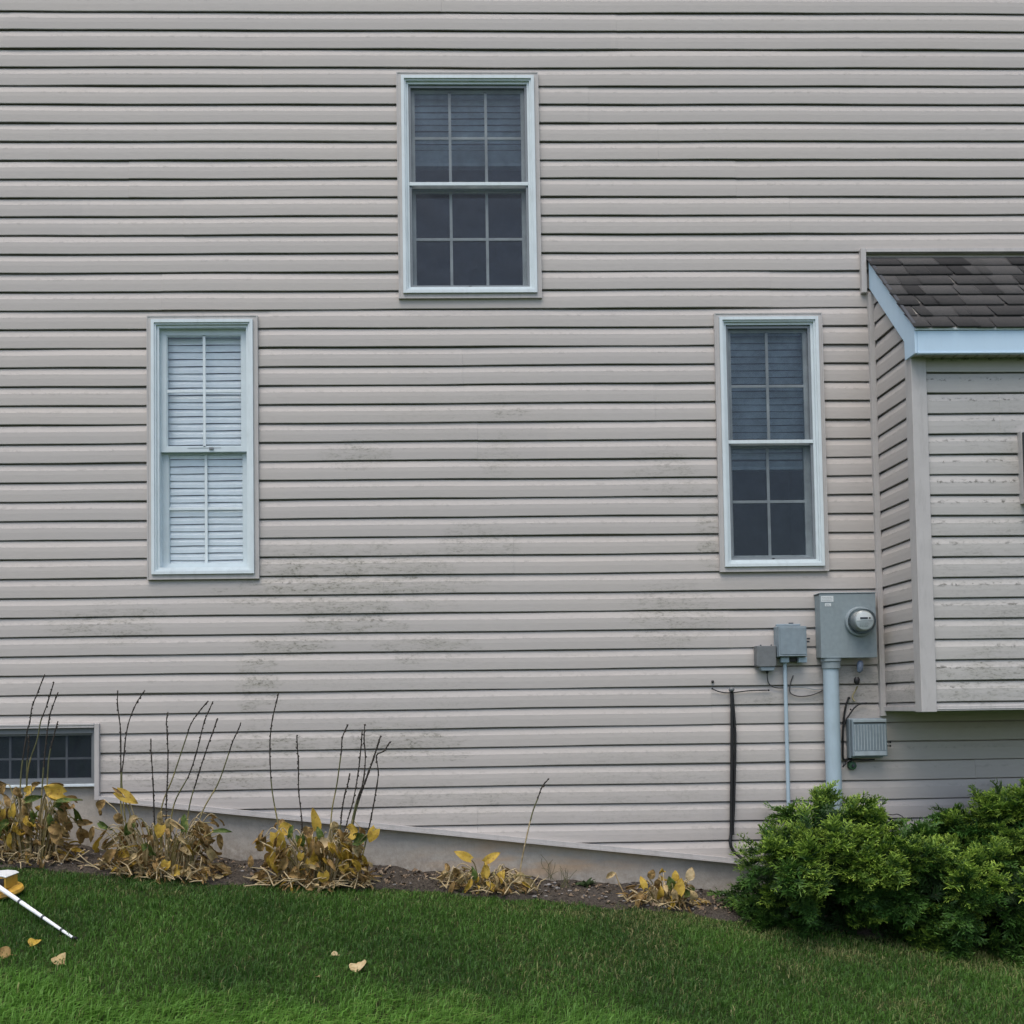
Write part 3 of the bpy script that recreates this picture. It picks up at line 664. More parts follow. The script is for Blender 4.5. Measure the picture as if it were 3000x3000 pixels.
g = px_rect(680, 590, 735, 615, .05); mb = MB(); mb.box(g[0], g[1], -.045, -.015, g[2], z0 - .0045); mb.build('knockout', M_black, tb, bevel=.003)
for (xx, yy) in ((826, 440), (822, 462)):
    w = W(*c5(xx, yy), .06); mb = MB(); mb.tube([(w.x - .012, -.06, w.z), (w.x + .004, -.06, w.z)], .0055, 8); mb.build('bolt', M_dark, tb)
w = W(*c5(690, 325), .01); mb = MB(); mb.box(w.x - .013, w.x + .013, -.012, 0, w.z - .006, w.z + .004); mb.tube([(w.x, -.006, w.z - .006), (w.x, -.006, z1 + .015)], .005, 8); mb.build('mounting_tab', M_dark, tb, bevel=.002)
g0, g1 = W(*c5(640, 622), .04), W(*c5(655, 1200), .04)
mb = MB(); xx = W(*c5(652, 1000), .03).x; mb.tube([(xx, -.03, g0.z - .001), (xx, -.03, float(zg(xx, .03)) - .1)], .0112, 14)
mb.build('conduit', M_pipe, None, smooth=35, loc=(xx, -.03, float(zg(xx, .03))), label='thin pale grey pipe running down from the square utility box', cat='pipe')
x0, x1, z0, z1 = px_rect(432, 492, 575, 650, .06)
nb = thing('junction_box', ((x0 + x1) / 2, 0, z0), 'smallest weathered grey box with tapered bottom, left of the square box', 'utility box')
mb = MB(); mb.prism([(x0, z0 + .004), (x0 + .012, z0 - .003), (x1 - .012, z0 - .003), (x1, z0 + .004), (x1, z1), (x0, z1)], -.062, 0, 'y'); mb.build('cover', M_greyd, nb, bevel=.004)
g = px_rect(455, 656, 570, 684, .05); mb = MB(); mb.prism([(g[0], z0 - .0035), (g[1], z0 - .0035), (g[1] - .01, g[2]), (g[0] + .012, g[2])], -.055, -.01, 'y'); mb.build('spout', M_grey2, nb, bevel=.003)
for xx in (460, 540):
    w = W(*c5(xx, 489), .04); mb = MB(); mb.blob((w.x, -.04, z1 + .003), (.006, .008, .005)); mb.build('screw', M_dark, nb, smooth=True)
w = W(*c5(508, 700), .03); mb = MB(); mb.tube([(w.x, -.03, g[2] - .001), (w.x, -.03, w.z - .004)], [.010, .006], 10); mb.build('grommet', M_black, nb)

def wire(name, label, pts, r, m, o=.012, cat='wire', n=6, knobs=()):
    P = smooth_line([W(*c5(x, y), o if len(t) == 0 else t[0]) for x, y, *t in pts], 6)
    mb = MB(); mb.tube(P, r * 1.3, n); ob = mb.build(name, m, None, smooth=True, loc=P[0], label=label, cat=cat)
    for (x, y, rr) in knobs:
        w = W(*c5(x, y), o); k = MB(); k.blob((w.x, w.y - .002, w.z), (rr, rr * .8, rr)); k.build('clip', M_black, ob, smooth=True)
    return ob
wire('cable', 'thin black wire sagging from a small clip across the top of the black cable', [(95, 818), (130, 835), (190, 848), (270, 845), (380, 833), (520, 829)], .0026, M_black, knobs=((95, 818, .006), (520, 830, .006)))
w = W(*c5(98, 766), .01); mb = MB(); mb.blob((w.x, w.y, w.z), (.009, .008, .009)); mb.tube([(w.x, w.y, w.z), (w.x, .0, w.z)], .006, 8); mb.build('wall_clip', M_black, None, smooth=True, loc=w, label='round black clip alone on the siding left of the black cable', cat='clip')
wire('cable', 'short grey wire looping down from the smallest utility box', [(508, 700, .03), (512, 745, .02), (520, 775), (545, 800), (590, 812), (645, 812)], .0024, M_wire)
wire('cable', 'curled dark wire between the two pipes', [(706, 718), (692, 755), (680, 800), (680, 840), (700, 862), (745, 875), (810, 873), (870, 858), (930, 832)], .0024, M_wire)
wire('cable', 'pale thin wire running straight between the two pipes', [(672, 808), (740, 806), (800, 812), (870, 824), (930, 822)], .0016, M_grey, o=.008)
# black cable bundle
mb = MB()
h2 = lambda x, y: (2100 + x / 2.147, 2250 + y / 2.147)
main = [W(*c5(241, 838), .02), W(*c5(243, 1000), .02), W(*c5(243, 1300), .02), W(*c5(240, 1600), .02), W(*c5(238, 1850), .02), W(*h2(90, 410), .02), W(*h2(85, 470), .025), W(*h2(100, 515), .03), W(*h2(135, 550), .04), W(*h2(200, 600), .06)]
cb = thing('cable_bundle', (main[-2].x, 0, float(zg(main[0].x, .02))), 'black cables bundled together, hanging down the siding from a grey cap', 'cable')
mb.tube(smooth_line(main, 8), .0095, 10); mb.build('cable', M_black, cb, smooth=True)
sec = [W(*c5(246, 850), .018), W(*c5(258, 1000), .02), W(*c5(268, 1180), .022), W(*c5(264, 1450), .02), W(*c5(258, 1700), .02), W(*c5(250, 1870), .02), W(*h2(104, 420), .024)]
mb = MB(); mb.tube(smooth_line(sec, 8), .0075, 8); mb.build('cable', M_black, cb, smooth=True)
w = W(*c5(240, 825), .02); mb = MB(); mb.blob(w, (.018, .016, .014)); mb.build('cap', M_greyd, cb, smooth=True)
# ribbed cable box
x0, x1, z0, z1 = px_rect(1158, 1045, 1412, 1332, .09); bx = W(*c5(1122, 1050), .05).x
kb = thing('cable_box', ((x0 + x1) / 2, 0, z0), 'ribbed grey plastic box under the bump-out corner, right of the thick pipe', 'utility box')
mb = MB(); mb.box(bx + .002, x1 - .01, -.05, -.002, z0 - .010, z1 + .004); mb.build('back_box', M_grey2, kb, bevel=.004)
mb = MB(); mb.box(x0, x1, -.088, -.054, z0, z1); mb.build('cover', M_grey2, kb, bevel=.004)
mb = MB(); n = 11
for k in range(n):
    xx = x0 + .014 + (x1 - x0 - .028) * k / (n - 1); mb.box(xx - .0026, xx + .0026, -.0955, -.0885, z0 + .036, z1 - .034)
mb.box(x0 + .008, x1 - .008, -.093, -.0885, z0 + .006, z0 + .030); mb.box(x0 + .004, x1 - .004, -.094, -.0885, z1 - .018, z1 - .002); mb.build('ribs', M_ribs, kb, bevel=.001)
mb = MB(); mb.box(x0 + .012, x1 - .012, -.0905, -.0886, z1 - .026, z1 - .0195); mb.build('slot', M_dark, kb)
for yy in (1221, 1250):
    w = W(*c5(1438, yy), .05); mb = MB(); mb.tube([(x1 - .012, -.05, w.z), (w.x - .002, -.05, w.z), (w.x + .004, -.05, w.z)], [.003, .003, .006], 8); mb.blob((w.x, -.05, w.z), .0065); mb.build('knob', M_black, kb, smooth=40)
wire('cable', 'black wires dropping from a dark clip behind the ribbed grey box', [(1125, 890), (1105, 940), (1092, 1010), (1082, 1120), (1080, 1250), (1082, 1340), (1100, 1352), (1150, 1345)], .0045, M_black, o=.014, knobs=((1125, 889, .009), (1082, 1212, .007), (1095, 1075, .008)))
wire('cable', 'black wire curving left from under the bump-out trim', [(1262, 926), (1215, 932), (1170, 960), (1130, 1015), (1100, 1060), (1085, 1110), (1078, 1200)], .0036, M_black, o=.022, knobs=((1138, 975, .006),))
wire('cable', 'black wire end poking out below the ribbed grey box', [(1078, 1410), (1100, 1382), (1130, 1362), (1180, 1352), (1250, 1356), (1320, 1352)], .0038, M_black, o=.03)
wire('cable', 'short black cable end sticking out above the left juniper', [(1325, 1725), (1345, 1760), (1400, 1785), (1440, 1805), (1472, 1835)], .0055, M_black, o=.06)
wire('cable', 'thin dark wire loop rising between the two junipers', [(1385, 1755), (1450, 1770), (1490, 1765), (1530, 1785), (1550, 1820)], .002, M_black, o=.05)
w = W(*c5(1158, 1400), .03); gc = thing('green_cap', (w.x, 0, w.z), 'small round dark green cap below the ribbed grey box', 'cap')
mb = MB(); mb.lathe((w.x, 0, w.z), [(.025, .0), (.026, .018), (.022, .026), (.0, .029)], n=20); mb.build('knob', M_green, gc, smooth=35)
mb = MB(); mb.lathe((w.x, 0, w.z), [(.009, .0295), (.009, .036), (0, .037)], n=12); mb.build('screw', M_dark, gc, smooth=35)

# ------------------------------------------------------------------ grass
def grass_mat():
    m, t, b = newmat('grass blades'); p = t.pos(); a = t.attr('rnd'); d = t.attr('dry')
    c = t.mix(a, (.026, .080, .013), (.145, .315, .048))
    c = t.mix(t.ramp(t.noise(p, .9, 3), .38, .66, 0, .35), c, (.09, .20, .03))
    c = t.mix(d, c, (.36, .31, .15))
    t.l.new(c, b.inputs['Base Color']); b.inputs['Roughness'].default_value = .5; b.inputs['Specular IOR Level'].default_value = .3
    tl = t.add('ShaderNodeBsdfTranslucent'); t.l.new(c, tl.inputs[0]); mx = t.add('ShaderNodeMixShader'); mx.inputs[0].default_value = .4
    t.l.new(b.outputs[0], mx.inputs[1]); t.l.new(tl.outputs[0], mx.inputs[2]); t.l.new(mx.outputs[0], t.n['Material Output'].inputs[0]); return m
def vnoise(x, y, s, seed):
    g = np.random.default_rng(seed); T = g.random((64, 64)); u, v = x * s, y * s; iu, iv = np.floor(u).astype(int), np.floor(v).astype(int); fu, fv = u - iu, v - iv
    fu = fu * fu * (3 - 2 * fu); fv = fv * fv * (3 - 2 * fv); q = lambda a, b: T[a % 64, b % 64]
    return (q(iu, iv) * (1 - fu) + q(iu + 1, iv) * fu) * (1 - fv) + (q(iu, iv + 1) * (1 - fu) + q(iu + 1, iv + 1) * fu) * fv
_sw = [G(*q) for q in ((0, 2850), (600, 2865), (1100, 2890), (1500, 2940), (2000, 2990), (2600, 3080), (3000, 3150))]
def swath_out(x): return np.interp(x, [q.x for q in _sw], [-q.y for q in _sw])
_rg = [G(*q) for q in ((-200, 2612), (200, 2616), (600, 2624), (900, 2632), (1500, 2665), (2200, 2735), (3000, 2820))]
def ridge_out(x): return np.interp(x, [q.x for q in _rg], [-q.y for q in _rg])
def grass(N, x0, x1, oa, ob, seed):
    g = np.random.default_rng(seed); x = g.uniform(x0, x1, N); o = g.uniform(oa, ob, N); e = edge(x)
    dist = o - e + (vnoise(x, o, 7, 3) - .5) * .12 + (vnoise(x, o, 25, 4) - .5) * .05
    keep = dist > .03 - .16 * g.random(N) ** 5; x, o, dist = x[keep], o[keep], dist[keep]; N = len(x)
    z = zg(x, o) - .004
    pat = vnoise(x, o, 2.2, 5); clump = vnoise(x, o, 14, 6)
    swath = np.clip((o - swath_out(x) + .35 * (vnoise(x, o, 1.6, 14) - .5) + .22 * (vnoise(x, o, 6, 15) - .5)) / .38, 0, 1)     # the outer mower pass: grass laid over to the right
    L = (.024 + .027 * g.random(N)) * (.75 + .5 * clump) * np.clip(.55 + dist * 1.6, .45, 1) * (1 + .45 * swath)
    wd = g.uniform(.0010, .0022, N) * np.where(g.random(N) < .07, 1.9, 1) * (1 + .3 * swath); ang = g.uniform(0, 2 * np.pi, N)
    lean = g.uniform(.15, 1.25, N) * (1 - .25 * swath); comb = 1.0 + .8 * (vnoise(x, o, 1.3, 8) - .5)
    dx = np.cos(ang) * lean + .25 * comb + .70 * swath * comb; dy = np.sin(ang) * lean + .15 * swath
    up = np.ones(N); nn = np.sqrt(dx * dx + dy * dy + 1); h = np.stack([dx / nn, dy / nn, up / nn], -1)
    yaw = np.where(g.random(N) < .35 + .5 * swath, np.arctan2(dy, dx) + np.pi / 2 + g.normal(0, .5, N), g.uniform(0, 2 * np.pi, N)); sd_ = np.stack([np.cos(yaw), np.sin(yaw), np.zeros(N)], -1)
    B = np.stack([x, -o, z], -1); droop = g.uniform(.0, .55, N)[:, None] * L[:, None]
    mid = B + np.array([0, 0, 1.]) * (L * .35)[:, None] + h * (L * .25)[:, None]
    tip = B + h * L[:, None] - np.array([0, 0, 1.]) * droop * .5 + np.stack([h[:, 0], h[:, 1], 0 * x], -1) * droop * .6
    w_ = wd[:, None] * sd_
    Vv = np.stack([B - w_, B + w_, mid - w_ * .85, mid + w_ * .85, tip - w_ * .15, tip + w_ * .15], 1).reshape(-1, 3)
    k = np.arange(N)[:, None] * 6; Qq = np.concatenate([k + np.array([[0, 1, 3, 2]]), k + np.array([[2, 3, 5, 4]])], 0)
    rnd = np.clip(.05 + .48 * g.random(N) + .5 * (pat - .5) + .62 * swath * (.55 + .9 * vnoise(x, o, 5, 19)), 0, 1)  # swath term paints the light caught by laid-over blades into their tone
    rightside = np.clip((x - .3) / 2.5, 0, 1)
    ridge = np.exp(-((o - ridge_out(x)) / .045) ** 2) * (vnoise(x, o, 2.6, 17) > .42)
    dry = (g.random(N) < (.04 + .55 * ridge * vnoise(x, o, 9, 18) + .5 * np.clip((vnoise(x, o, 3.1, 25) - .55) * 2.2, 0, 1) * np.clip((x + .5) / 2, 0, 1) + .38 * np.exp(-np.clip(dist - .06, 0, 9) / .13) * (.3 + .9 * vnoise(x, o, 2.5, 9)) + 1.0 * rightside * np.exp(-dist / .40) * np.clip((vnoise(x, o, 4, 10) - .3) * 3, 0, 1))) * g.uniform(.12, .72, N)
    return Vv, Qq, np.repeat(rnd, 6), np.repeat(dry, 6)
parts = [grass(210000, -3.4, 4.4, .3, 2.9, 1), grass(60000, -5.0, 5.6, 2.9, 5.2, 2), grass(12000, -5.4, -3.4, .3, 2.9, 3), grass(12000, 4.4, 6.0, .3, 2.9, 4)]
off = 0; Vs, Qs, Rs, Ds = [], [], [], []
for v_, q_, r_, d_ in parts: Vs.append(v_); Qs.append(q_ + off); Rs.append(r_); Ds.append(d_); off += len(v_)
fast('grass', np.concatenate(Vs), np.concatenate(Qs), grass_mat(), loc=(0, 0, 0), attrs={'rnd': np.concatenate(Rs), 'dry': np.concatenate(Ds)}, label='short green lawn grass with dry straw along its upper edge', cat='grass', kind='stuff')

# ------------------------------------------------------------------ leaf litter and pebbles on the soil
M_litter = mat('dead leaf bits', (.13, .09, .055), .85, .5, 25, second=(.29, .235, .165), sscale=16)
def litter(N, seed, smin, smax, flat):
    g = np.random.default_rng(seed); x = g.uniform(-4.2, 4.6, N); o = g.uniform(0, 1, N) * (edge(x) + .03)
    dens = np.clip(.25 + 1.1 * vnoise(x, o, 3, 21), 0, 1); k = g.random(N) < dens; x, o = x[k], o[k]; N = len(x)
    z = soil_z(x, o) + .004; s = g.uniform(smin, smax, N); a = g.uniform(0, 6.28, N); el = g.uniform(.3, 1, N)
    u = np.stack([np.cos(a), np.sin(a), g.normal(0, flat, N)], -1) * s[:, None]; v = np.stack([-np.sin(a), np.cos(a), g.normal(0, flat, N)], -1) * (s * el)[:, None]
    C = np.stack([x, -o, z + s * flat * .6], -1); cv = np.array([0, 0, 1.]) * (s * g.uniform(-.2, .6, N))[:, None]
    Vv = np.stack([C - u, C - v * .8 + cv, C + u * .9, C + v + cv], 1).reshape(-1, 3); return Vv, np.arange(N)[:, None] * 4 + np.array([[0, 1, 2, 3]])
v1, q1 = litter(3600, 31, .003, .017, .45)
fast('leaf_litter', v1, q1, M_litter, loc=(0, 0, 0), label='shredded brown leaf litter scattered over the soil strip', cat='leaf litter', kind='stuff')
mb = MB(); g = random.Random(9)
for _ in range(420):
    x = g.uniform(-3.2, 4.2); o = g.uniform(.02, 1) * float(edge(x)); s = g.uniform(.003, .009) * (1.5 if 0 < x < 1.4 else 1)
    mb.blob((x, -o, float(soil_z(x, o)) + s * .3), (s * g.uniform(.8, 1.4), s, s * .6), n=6, m=4)
mb.build('pebbles', mat('pebbles', (.16, .15, .14), .85, .5, 30, second=(.3, .29, .28), sscale=20), None, loc=(0, 0, 0), label='small grey pebbles mixed into the soil strip', cat='gravel', kind='stuff')

# ------------------------------------------------------------------ fading hostas
M_straw = mat('straw stems', (.40, .32, .185), .7, .3, 25, second=(.20, .15, .07), sscale=18)
M_olive = mat('olive stems', (.20, .17, .055), .65, .3, 25, second=(.28, .23, .12), sscale=14)
M_stdark = mat('blackened seed stalk', (.028, .022, .016), .8, .3, 60)
M_stgreen = mat('dull green stalk', (.10, .10, .04), .7, .3, 30)
def leaf_mat(name, c1, c2, c3, rough=.6):
    m, t, b = newmat(name); p = t.pos()
    c = t.mix(t.ramp(t.noise(p, 22, 5, .65), .35, .65), c1, c2); c = t.mix(t.ramp(t.noise(p, 48, 6, .7), .52, .66), c, c3)
    t.l.new(c, b.inputs['Base Color']); b.inputs['Roughness'].default_value = rough; b.inputs['Specular IOR Level'].default_value = .25
    t.l.new(t.bump(t.noise(t.scale(p, (90, 90, 25)), 1, 3), .35, .004), b.inputs['Normal'])
    tl = t.add('ShaderNodeBsdfTranslucent'); t.l.new(c, tl.inputs[0]); mx = t.add('ShaderNodeMixShader'); mx.inputs[0].default_value = .22
    t.l.new(b.outputs[0], mx.inputs[1]); t.l.new(tl.outputs[0], mx.inputs[2]); t.l.new(mx.outputs[0], t.n['Material Output'].inputs[0]); return m
M_yel = leaf_mat('yellow leaf', (.44, .29, .04), (.52, .37, .07), (.26, .15, .035))
M_brn = leaf_mat('brown leaf', (.23, .145, .05), (.36, .245, .10), (.11, .065, .028), .75)
M_tan = leaf_mat('tan leaf', (.42, .32, .15), (.50, .39, .21), (.24, .15, .06), .75)
M_grn = leaf_mat('fading green leaf', (.06, .10, .022), (.10, .15, .035), (.22, .20, .05))
M_pale = leaf_mat('pale dry leaf', (.50, .38, .20), (.58, .47, .28), (.35, .22, .09))
LM = {'y': M_yel, 'b': M_brn, 't': M_tan, 'g': M_grn, 'p': M_pale}

def leaf_geo(mb, base, d, nrm, L, Wd, curl, fold, r, mi=0, nl=7, nw=4, crump=.05, heart=0.0):
    """ovate leaf from its base along d, normal nrm, bending by curl, folded along the midrib"""
    d = Vector(d).normalized(); nrm = Vector(nrm); nrm = (nrm - d * nrm.dot(d)).normalized(); sd_ = d.cross(nrm)
    p = Vector(base); th = 0; k = len(mb.v); ph = r.uniform(0, 6.28); tw = r.uniform(-.5, .5)
    for i in range(nl + 1):
        s = i / nl; w = Wd * (math.sin(math.pi * min(1, s ** .72 * .97 + .03)) ** .8) * .5
        if heart and s < .2: w = Wd * .5 * (.62 + heart * s)
        dd = d * math.cos(th) - nrm * math.sin(th); nn = nrm * math.cos(th) + d * math.sin(th)
        a = tw * s; s2 = sd_ * math.cos(a) + nn * math.sin(a); n2 = nn * math.cos(a) - sd_ * math.sin(a)
        for j in range(nw + 1):
            v = (j / nw) * 2 - 1
            q = p + s2 * (w * v * math.cos(fold * abs(v))) + n2 * (w * abs(v) * math.sin(fold)) + n2 * (crump * Wd * math.sin(ph + s * 9 + v * 5 + i * j))
            if heart: q = q - dd * (abs(v) ** 2) * Wd * .18 * (1 - s)
            mb.v.append(tuple(q))
        p = p + dd * (L / nl); th += curl / nl
    for i in range(nl):
        for j in range(nw):
            a = k + i * (nw + 1) + j; mb.f.append([a, a + 1, a + nw + 2, a + nw + 1]); mb.mi.append(mi)

def hosta(label, ctr, rad, hgt, nst, nlv, stalks, leaves, seed, mix='bbbbtty', straw=.72):
    r = random.Random(seed); base = G(*ctr); to = -base.y
    root = thing('hosta_plant', (base.x, base.y, float(soil_z(base.x, to))), label, 'plant', 'faded hostas along the foundation')
    st = {'straw': MB(), 'olive': MB()}; fol = {'b': MB(), 't': MB(), 'y': MB(), 'g': MB()}
    gz = lambda x, y: float(zg(x, -y)) + .022
    for i in range(int(nst * 1.45)):
        a = r.uniform(0, 2 * math.pi); rr = rad * .42 * math.sqrt(r.random()); bx, by = base.x + rr * math.cos(a) * 1.1, base.y + rr * .42 * math.sin(a)
        out = r.uniform(.35, 1.0); h = hgt * r.uniform(.45, 1.0) * (1 - .35 * out * r.random())
        lx, ly = math.cos(a) * rad * out * .65, math.sin(a) * rad * out * .42
        ly = min(ly, -by - .05); P = [Vector((bx, by, gz(bx, by) - .01)), Vector((bx + lx * .3, by + ly * .3, gz(bx, by) + h * .6)), Vector((bx + lx * .7, by + ly * .7, gz(bx, by) + h * .95)), Vector((bx + lx, by + ly, gz(bx, by) + h * r.uniform(.7, 1.02)))]
        kind = 'straw' if r.random() < straw else 'olive'
        st[kind].tube(smooth_line(P, 4), [.0042 * (1 - .5 * q / 12) for q in range(13)], 6)
        if r.random() < .34: continue
        m_ = r.choice(mix); dirn = (P[3] - P[2]).normalized(); dirn.z -= r.uniform(.1, 1.3); L = r.uniform(.05, .115) * (.75 + hgt)
        leaf_geo(fol[m_], P[3], dirn, (r.uniform(-.6, .6), -1, r.uniform(0, .8)), L, L * r.uniform(.3, .7), r.uniform(.8, 3.0), r.uniform(.4, 1.4), r, crump=.15)
    for i in range(nlv):                     # shrivelled leaves collapsed round the crown
        a = r.uniform(0, 2 * math.pi); rr = rad * math.sqrt(r.random()) * 1.0; x, y = base.x + rr * math.cos(a), base.y + rr * .42 * math.sin(a)
        y = min(y, -.05); hh = hgt * .62 * r.random() ** 1.3 * max(0, 1 - (rr / rad) ** 2 * .8); m_ = r.choice('bbbbbtttty')
        L = r.uniform(.03, .085) * (.7 + hgt); d = Vector((math.cos(a) + r.uniform(-.8, .8), math.sin(a) * .5 - .3, r.uniform(-.9, .5)))
        leaf_geo(fol[m_], (x, y, gz(x, y) + hh + .006), d, (r.uniform(-1, 1), -.7, r.uniform(.1, 1)), L, L * r.uniform(.15, .5), r.uniform(-1.0, 3.2), r.uniform(.5, 1.5), r, crump=.2, nl=6, nw=4)
    for i in range(int(nst * 1.1)):           # broken pale petioles lying about the foot
        a = r.uniform(0, 2 * math.pi); rr = rad * math.sqrt(r.random()) * 1.05; x, y = base.x + rr * math.cos(a), min(-.05, base.y + rr * .45 * math.sin(a) - .02)
        d = Vector((r.uniform(-1, 1), r.uniform(-.5, .2), r.uniform(-.2, .7))).normalized() * r.uniform(.05, .14)
        z = gz(x, y) + .008; e = Vector((x, y, z)) + d; e.z = max(e.z, gz(e.x, e.y) + .005)
        st['straw'].tube([(x, y, z), tuple((Vector((x, y, z)) + e) / 2 + Vector((r.uniform(-.012, .012), 0, r.uniform(0, .02)))), tuple(e)], [.0036, .0034, .0024], 5)
    st['straw'].build('dry_stems', M_straw, root, smooth=True)
    if st['olive'].f: st['olive'].build('olive_stems', M_olive, root, smooth=True)
    for k, nm in (('b', 'brown_foliage'), ('t', 'tan_foliage'), ('y', 'yellow_foliage'), ('g', 'green_foliage')):
        if fol[k].f: fol[k].build(nm, LM[k], root, smooth=True)
    for (px, py, lw, lh, ang, mk, *ex) in leaves:
        if mk in 'bt': lw *= .72; lh *= .85
        else: lw *= .9   # the leaves that stand out
        o = to + .05 + r.uniform(0, .07) + (ex[0] if ex else 0); c = W(px, py, o); Lm = lh / 505 * 1.0; Wm = lw / 505
        a = math.radians(ang); d = Vector((math.sin(a), r.uniform(-.25, .1), math.cos(a)))   # ang: 0 = tip up, 180 = tip hanging
        mb = MB(); leaf_geo(mb, c - d.normalized() * Lm * .5, d, (r.uniform(-.45, .45), -1, r.uniform(.0, .6)), Lm, Wm * 1.1, r.uniform(.1, .7) if mk in 'yp' else r.uniform(.3, 1.3), r.uniform(.1, .45) if mk in 'yp' else r.uniform(.2, .8), r, crump=.045 if mk in 'yp' else .13, heart=1.2 if mk in 'yg' else 0, nl=9, nw=6)
        fo = c - d.normalized() * Lm * .5; bx = base.x + (fo.x - base.x) * .45; by = base.y + (fo.y - base.y) * .4
        mb.tube(smooth_line([(bx, by, gz(bx, by)), tuple((Vector((bx, by, gz(bx, by))) + fo) / 2 + Vector((0, 0, .25 * abs(fo.z - gz(bx, by))))) , tuple(fo)], 5), .0034, 6, mi=1)
        mb.build('leaf', [LM[mk], M_straw if mk in 'btp' else M_olive], root, smooth=True)
    for pts, kind in stalks:
        o = to - .02 + r.uniform(-.05, .05); P = [W(px, py, o) for px, py in pts]
        bx = P[0].x + (base.x - P[0].x) * .25; P = [Vector((bx, -o, gz(bx, -o)))] + P
        stalk(P, kind, r).build('flower_stalk', [M_olive, M_stgreen, M_stdark], root, smooth=True)
    return root
def stalk(P, kind, r):
    mb = MB(); Q = smooth_line(P, 7); n = len(Q); split = {'d': .30, 'm': .52, 'p': .78, 'g': .55}[kind]
    lens = [0]
    for a, b in zip(Q[:-1], Q[1:]): lens.append(lens[-1] + (b - a).length)
    T = [l / lens[-1] for l in lens]; rb = .0062 if kind == 'g' else .0046
    rad = [rb * (1 - .22 * t) * (1 + (.25 * r.uniform(-1, 1) if t > split else 0)) for t in T]
    mi = [0 if t < split * .7 else (1 if t < split else 2) for t in T[:-1]]
    mb.tube(Q, rad, 6, mi=mi)
    t = split + .02
    while t < .995:
        i = max(k for k in range(n) if T[k] <= t); i = min(i, n - 2); f = (t - T[i]) / max(1e-6, T[i + 1] - T[i]); p = Q[i].lerp(Q[i + 1], f); d = (Q[i + 1] - Q[i]).normalized()
        s = r.choice((-1, 1)); L = r.uniform(.007, .017); e = p + d * L * .8 + Vector((s * L * r.uniform(.2, .55), r.uniform(-.004, .004), -L * r.uniform(-.1, .5)))
        mb.tube([p, p.lerp(e, .5), e], [.0036, r.uniform(.005, .0082), .0018], 5, mi=2)
        t += r.uniform(.018, .055) * (.55 if kind == 'g' else 1)
    return mb
K8 = lambda *p: [c8(*q) for q in p]
K9 = lambda *p: [c9(*q) for q in p]
def LS(f, sc, lst): return [(*f(x, y), w / sc, h / sc, a, k) for (x, y, w, h, a, k) in lst]
hosta('tall faded hosta with yellow brown leaves in front of the basement window', (85, 2526), .25, .42, 56, 200,
      [(K8((165, 965), (215, 560), (240, 460), (260, 330), (300, 230), (362, 70)), 'm'), (K8((220, 900), (300, 600), (330, 450), (375, 330), (435, 135)), 'p'),
       (K8((340, 1000), (370, 640), (395, 450), (415, 360), (470, 215)), 'm'), (K8((385, 900), (400, 720), (440, 550), (468, 450)), 'p'), (K8((215, 900), (228, 700), (232, 560)), 'p')],
      LS(c8, 2.76, [(425, 1010, 130, 150, -60, 'y'), (450, 975, 110, 140, 75, 'b'), (245, 1000, 80, 90, 50, 'y'), (290, 955, 60, 80, 70, 'b'), (560, 1085, 40, 190, 85, 'g'), (270, 1070, 60, 130, 70, 'g'), (520, 1200, 120, 170, 170, 'b'), (100, 1165, 60, 110, 10, 'y'),
                   (185, 1240, 110, 150, 190, 't'), (60, 1090, 70, 130, -20, 'b'), (30, 1000, 60, 100, 10, 'b'), (140, 1030, 80, 120, 160, 'b'), (10, 1230, 70, 130, 190, 'y'), (80, 1320, 70, 100, 170, 'g'), (270, 1230, 50, 130, 5, 'g'), (-60, 1080, 90, 120, -40, 'y'), (220, 1110, 90, 110, 150, 't')]), 101, 'bbbttyygg', .4)
hosta('wide brown hosta with many tall dark seed stalks, right of the basement window', (475, 2566), .34, .34, 62, 340,
      [(K8((985, 1210), (978, 900), (975, 560), (965, 430), (950, 320), (952, 200)), 'm'), (K8((987, 1000), (1000, 750), (1020, 560), (1050, 430), (1100, 310), (1150, 230), (1172, 200)), 'm'),
       (K8((1245, 1150), (1235, 900), (1222, 700), (1220, 590)), 'd'), (K8((1345, 1130), (1358, 800), (1352, 540), (1345, 460), (1358, 375)), 'd'),
       (K8((1300, 1190), (1400, 900), (1500, 600), (1545, 470), (1620, 360), (1685, 285)), 'p'), (K8((1395, 1170), (1530, 880), (1600, 660), (1650, 460), (1700, 340), (1722, 290)), 'm'),
       (K8((1525, 1180), (1590, 930), (1680, 650), (1720, 540), (1760, 425)), 'm'), (K8((1620, 1230), (1760, 960), (1830, 770), (1880, 620), (1930, 510), (1948, 460)), 'p')],
      LS(c8, 2.76, [(1030, 1065, 90, 190, 118, 'y'), (940, 1010, 40, 120, -60, 'b'), (815, 1150, 110, 150, 200, 'b'), (740, 1370, 65, 150, 185, 'b'), (1040, 1330, 90, 110, 200, 'g'), (1490, 1260, 65, 150, 0, 'g'), (1615, 1310, 90, 120, 160, 'b'), (1290, 1345, 90, 100, 190, 'y'),
                   (1800, 1330, 40, 150, 80, 'g'), (1780, 1430, 75, 150, 175, 'b'), (1010, 1520, 90, 80, 120, 'y'), (1210, 1490, 90, 130, 140, 'g'), (1335, 1625, 80, 80, 200, 'y'), (1445, 1660, 100, 75, 90, 'y'), (1300, 1240, 90, 140, 185, 't'), (1090, 1260, 100, 120, 170, 'b'), (1370, 1300, 110, 150, 190, 't'), (850, 1300, 60, 120, 120, 'g'), (960, 1240, 90, 110, 150, 'b')]), 102)
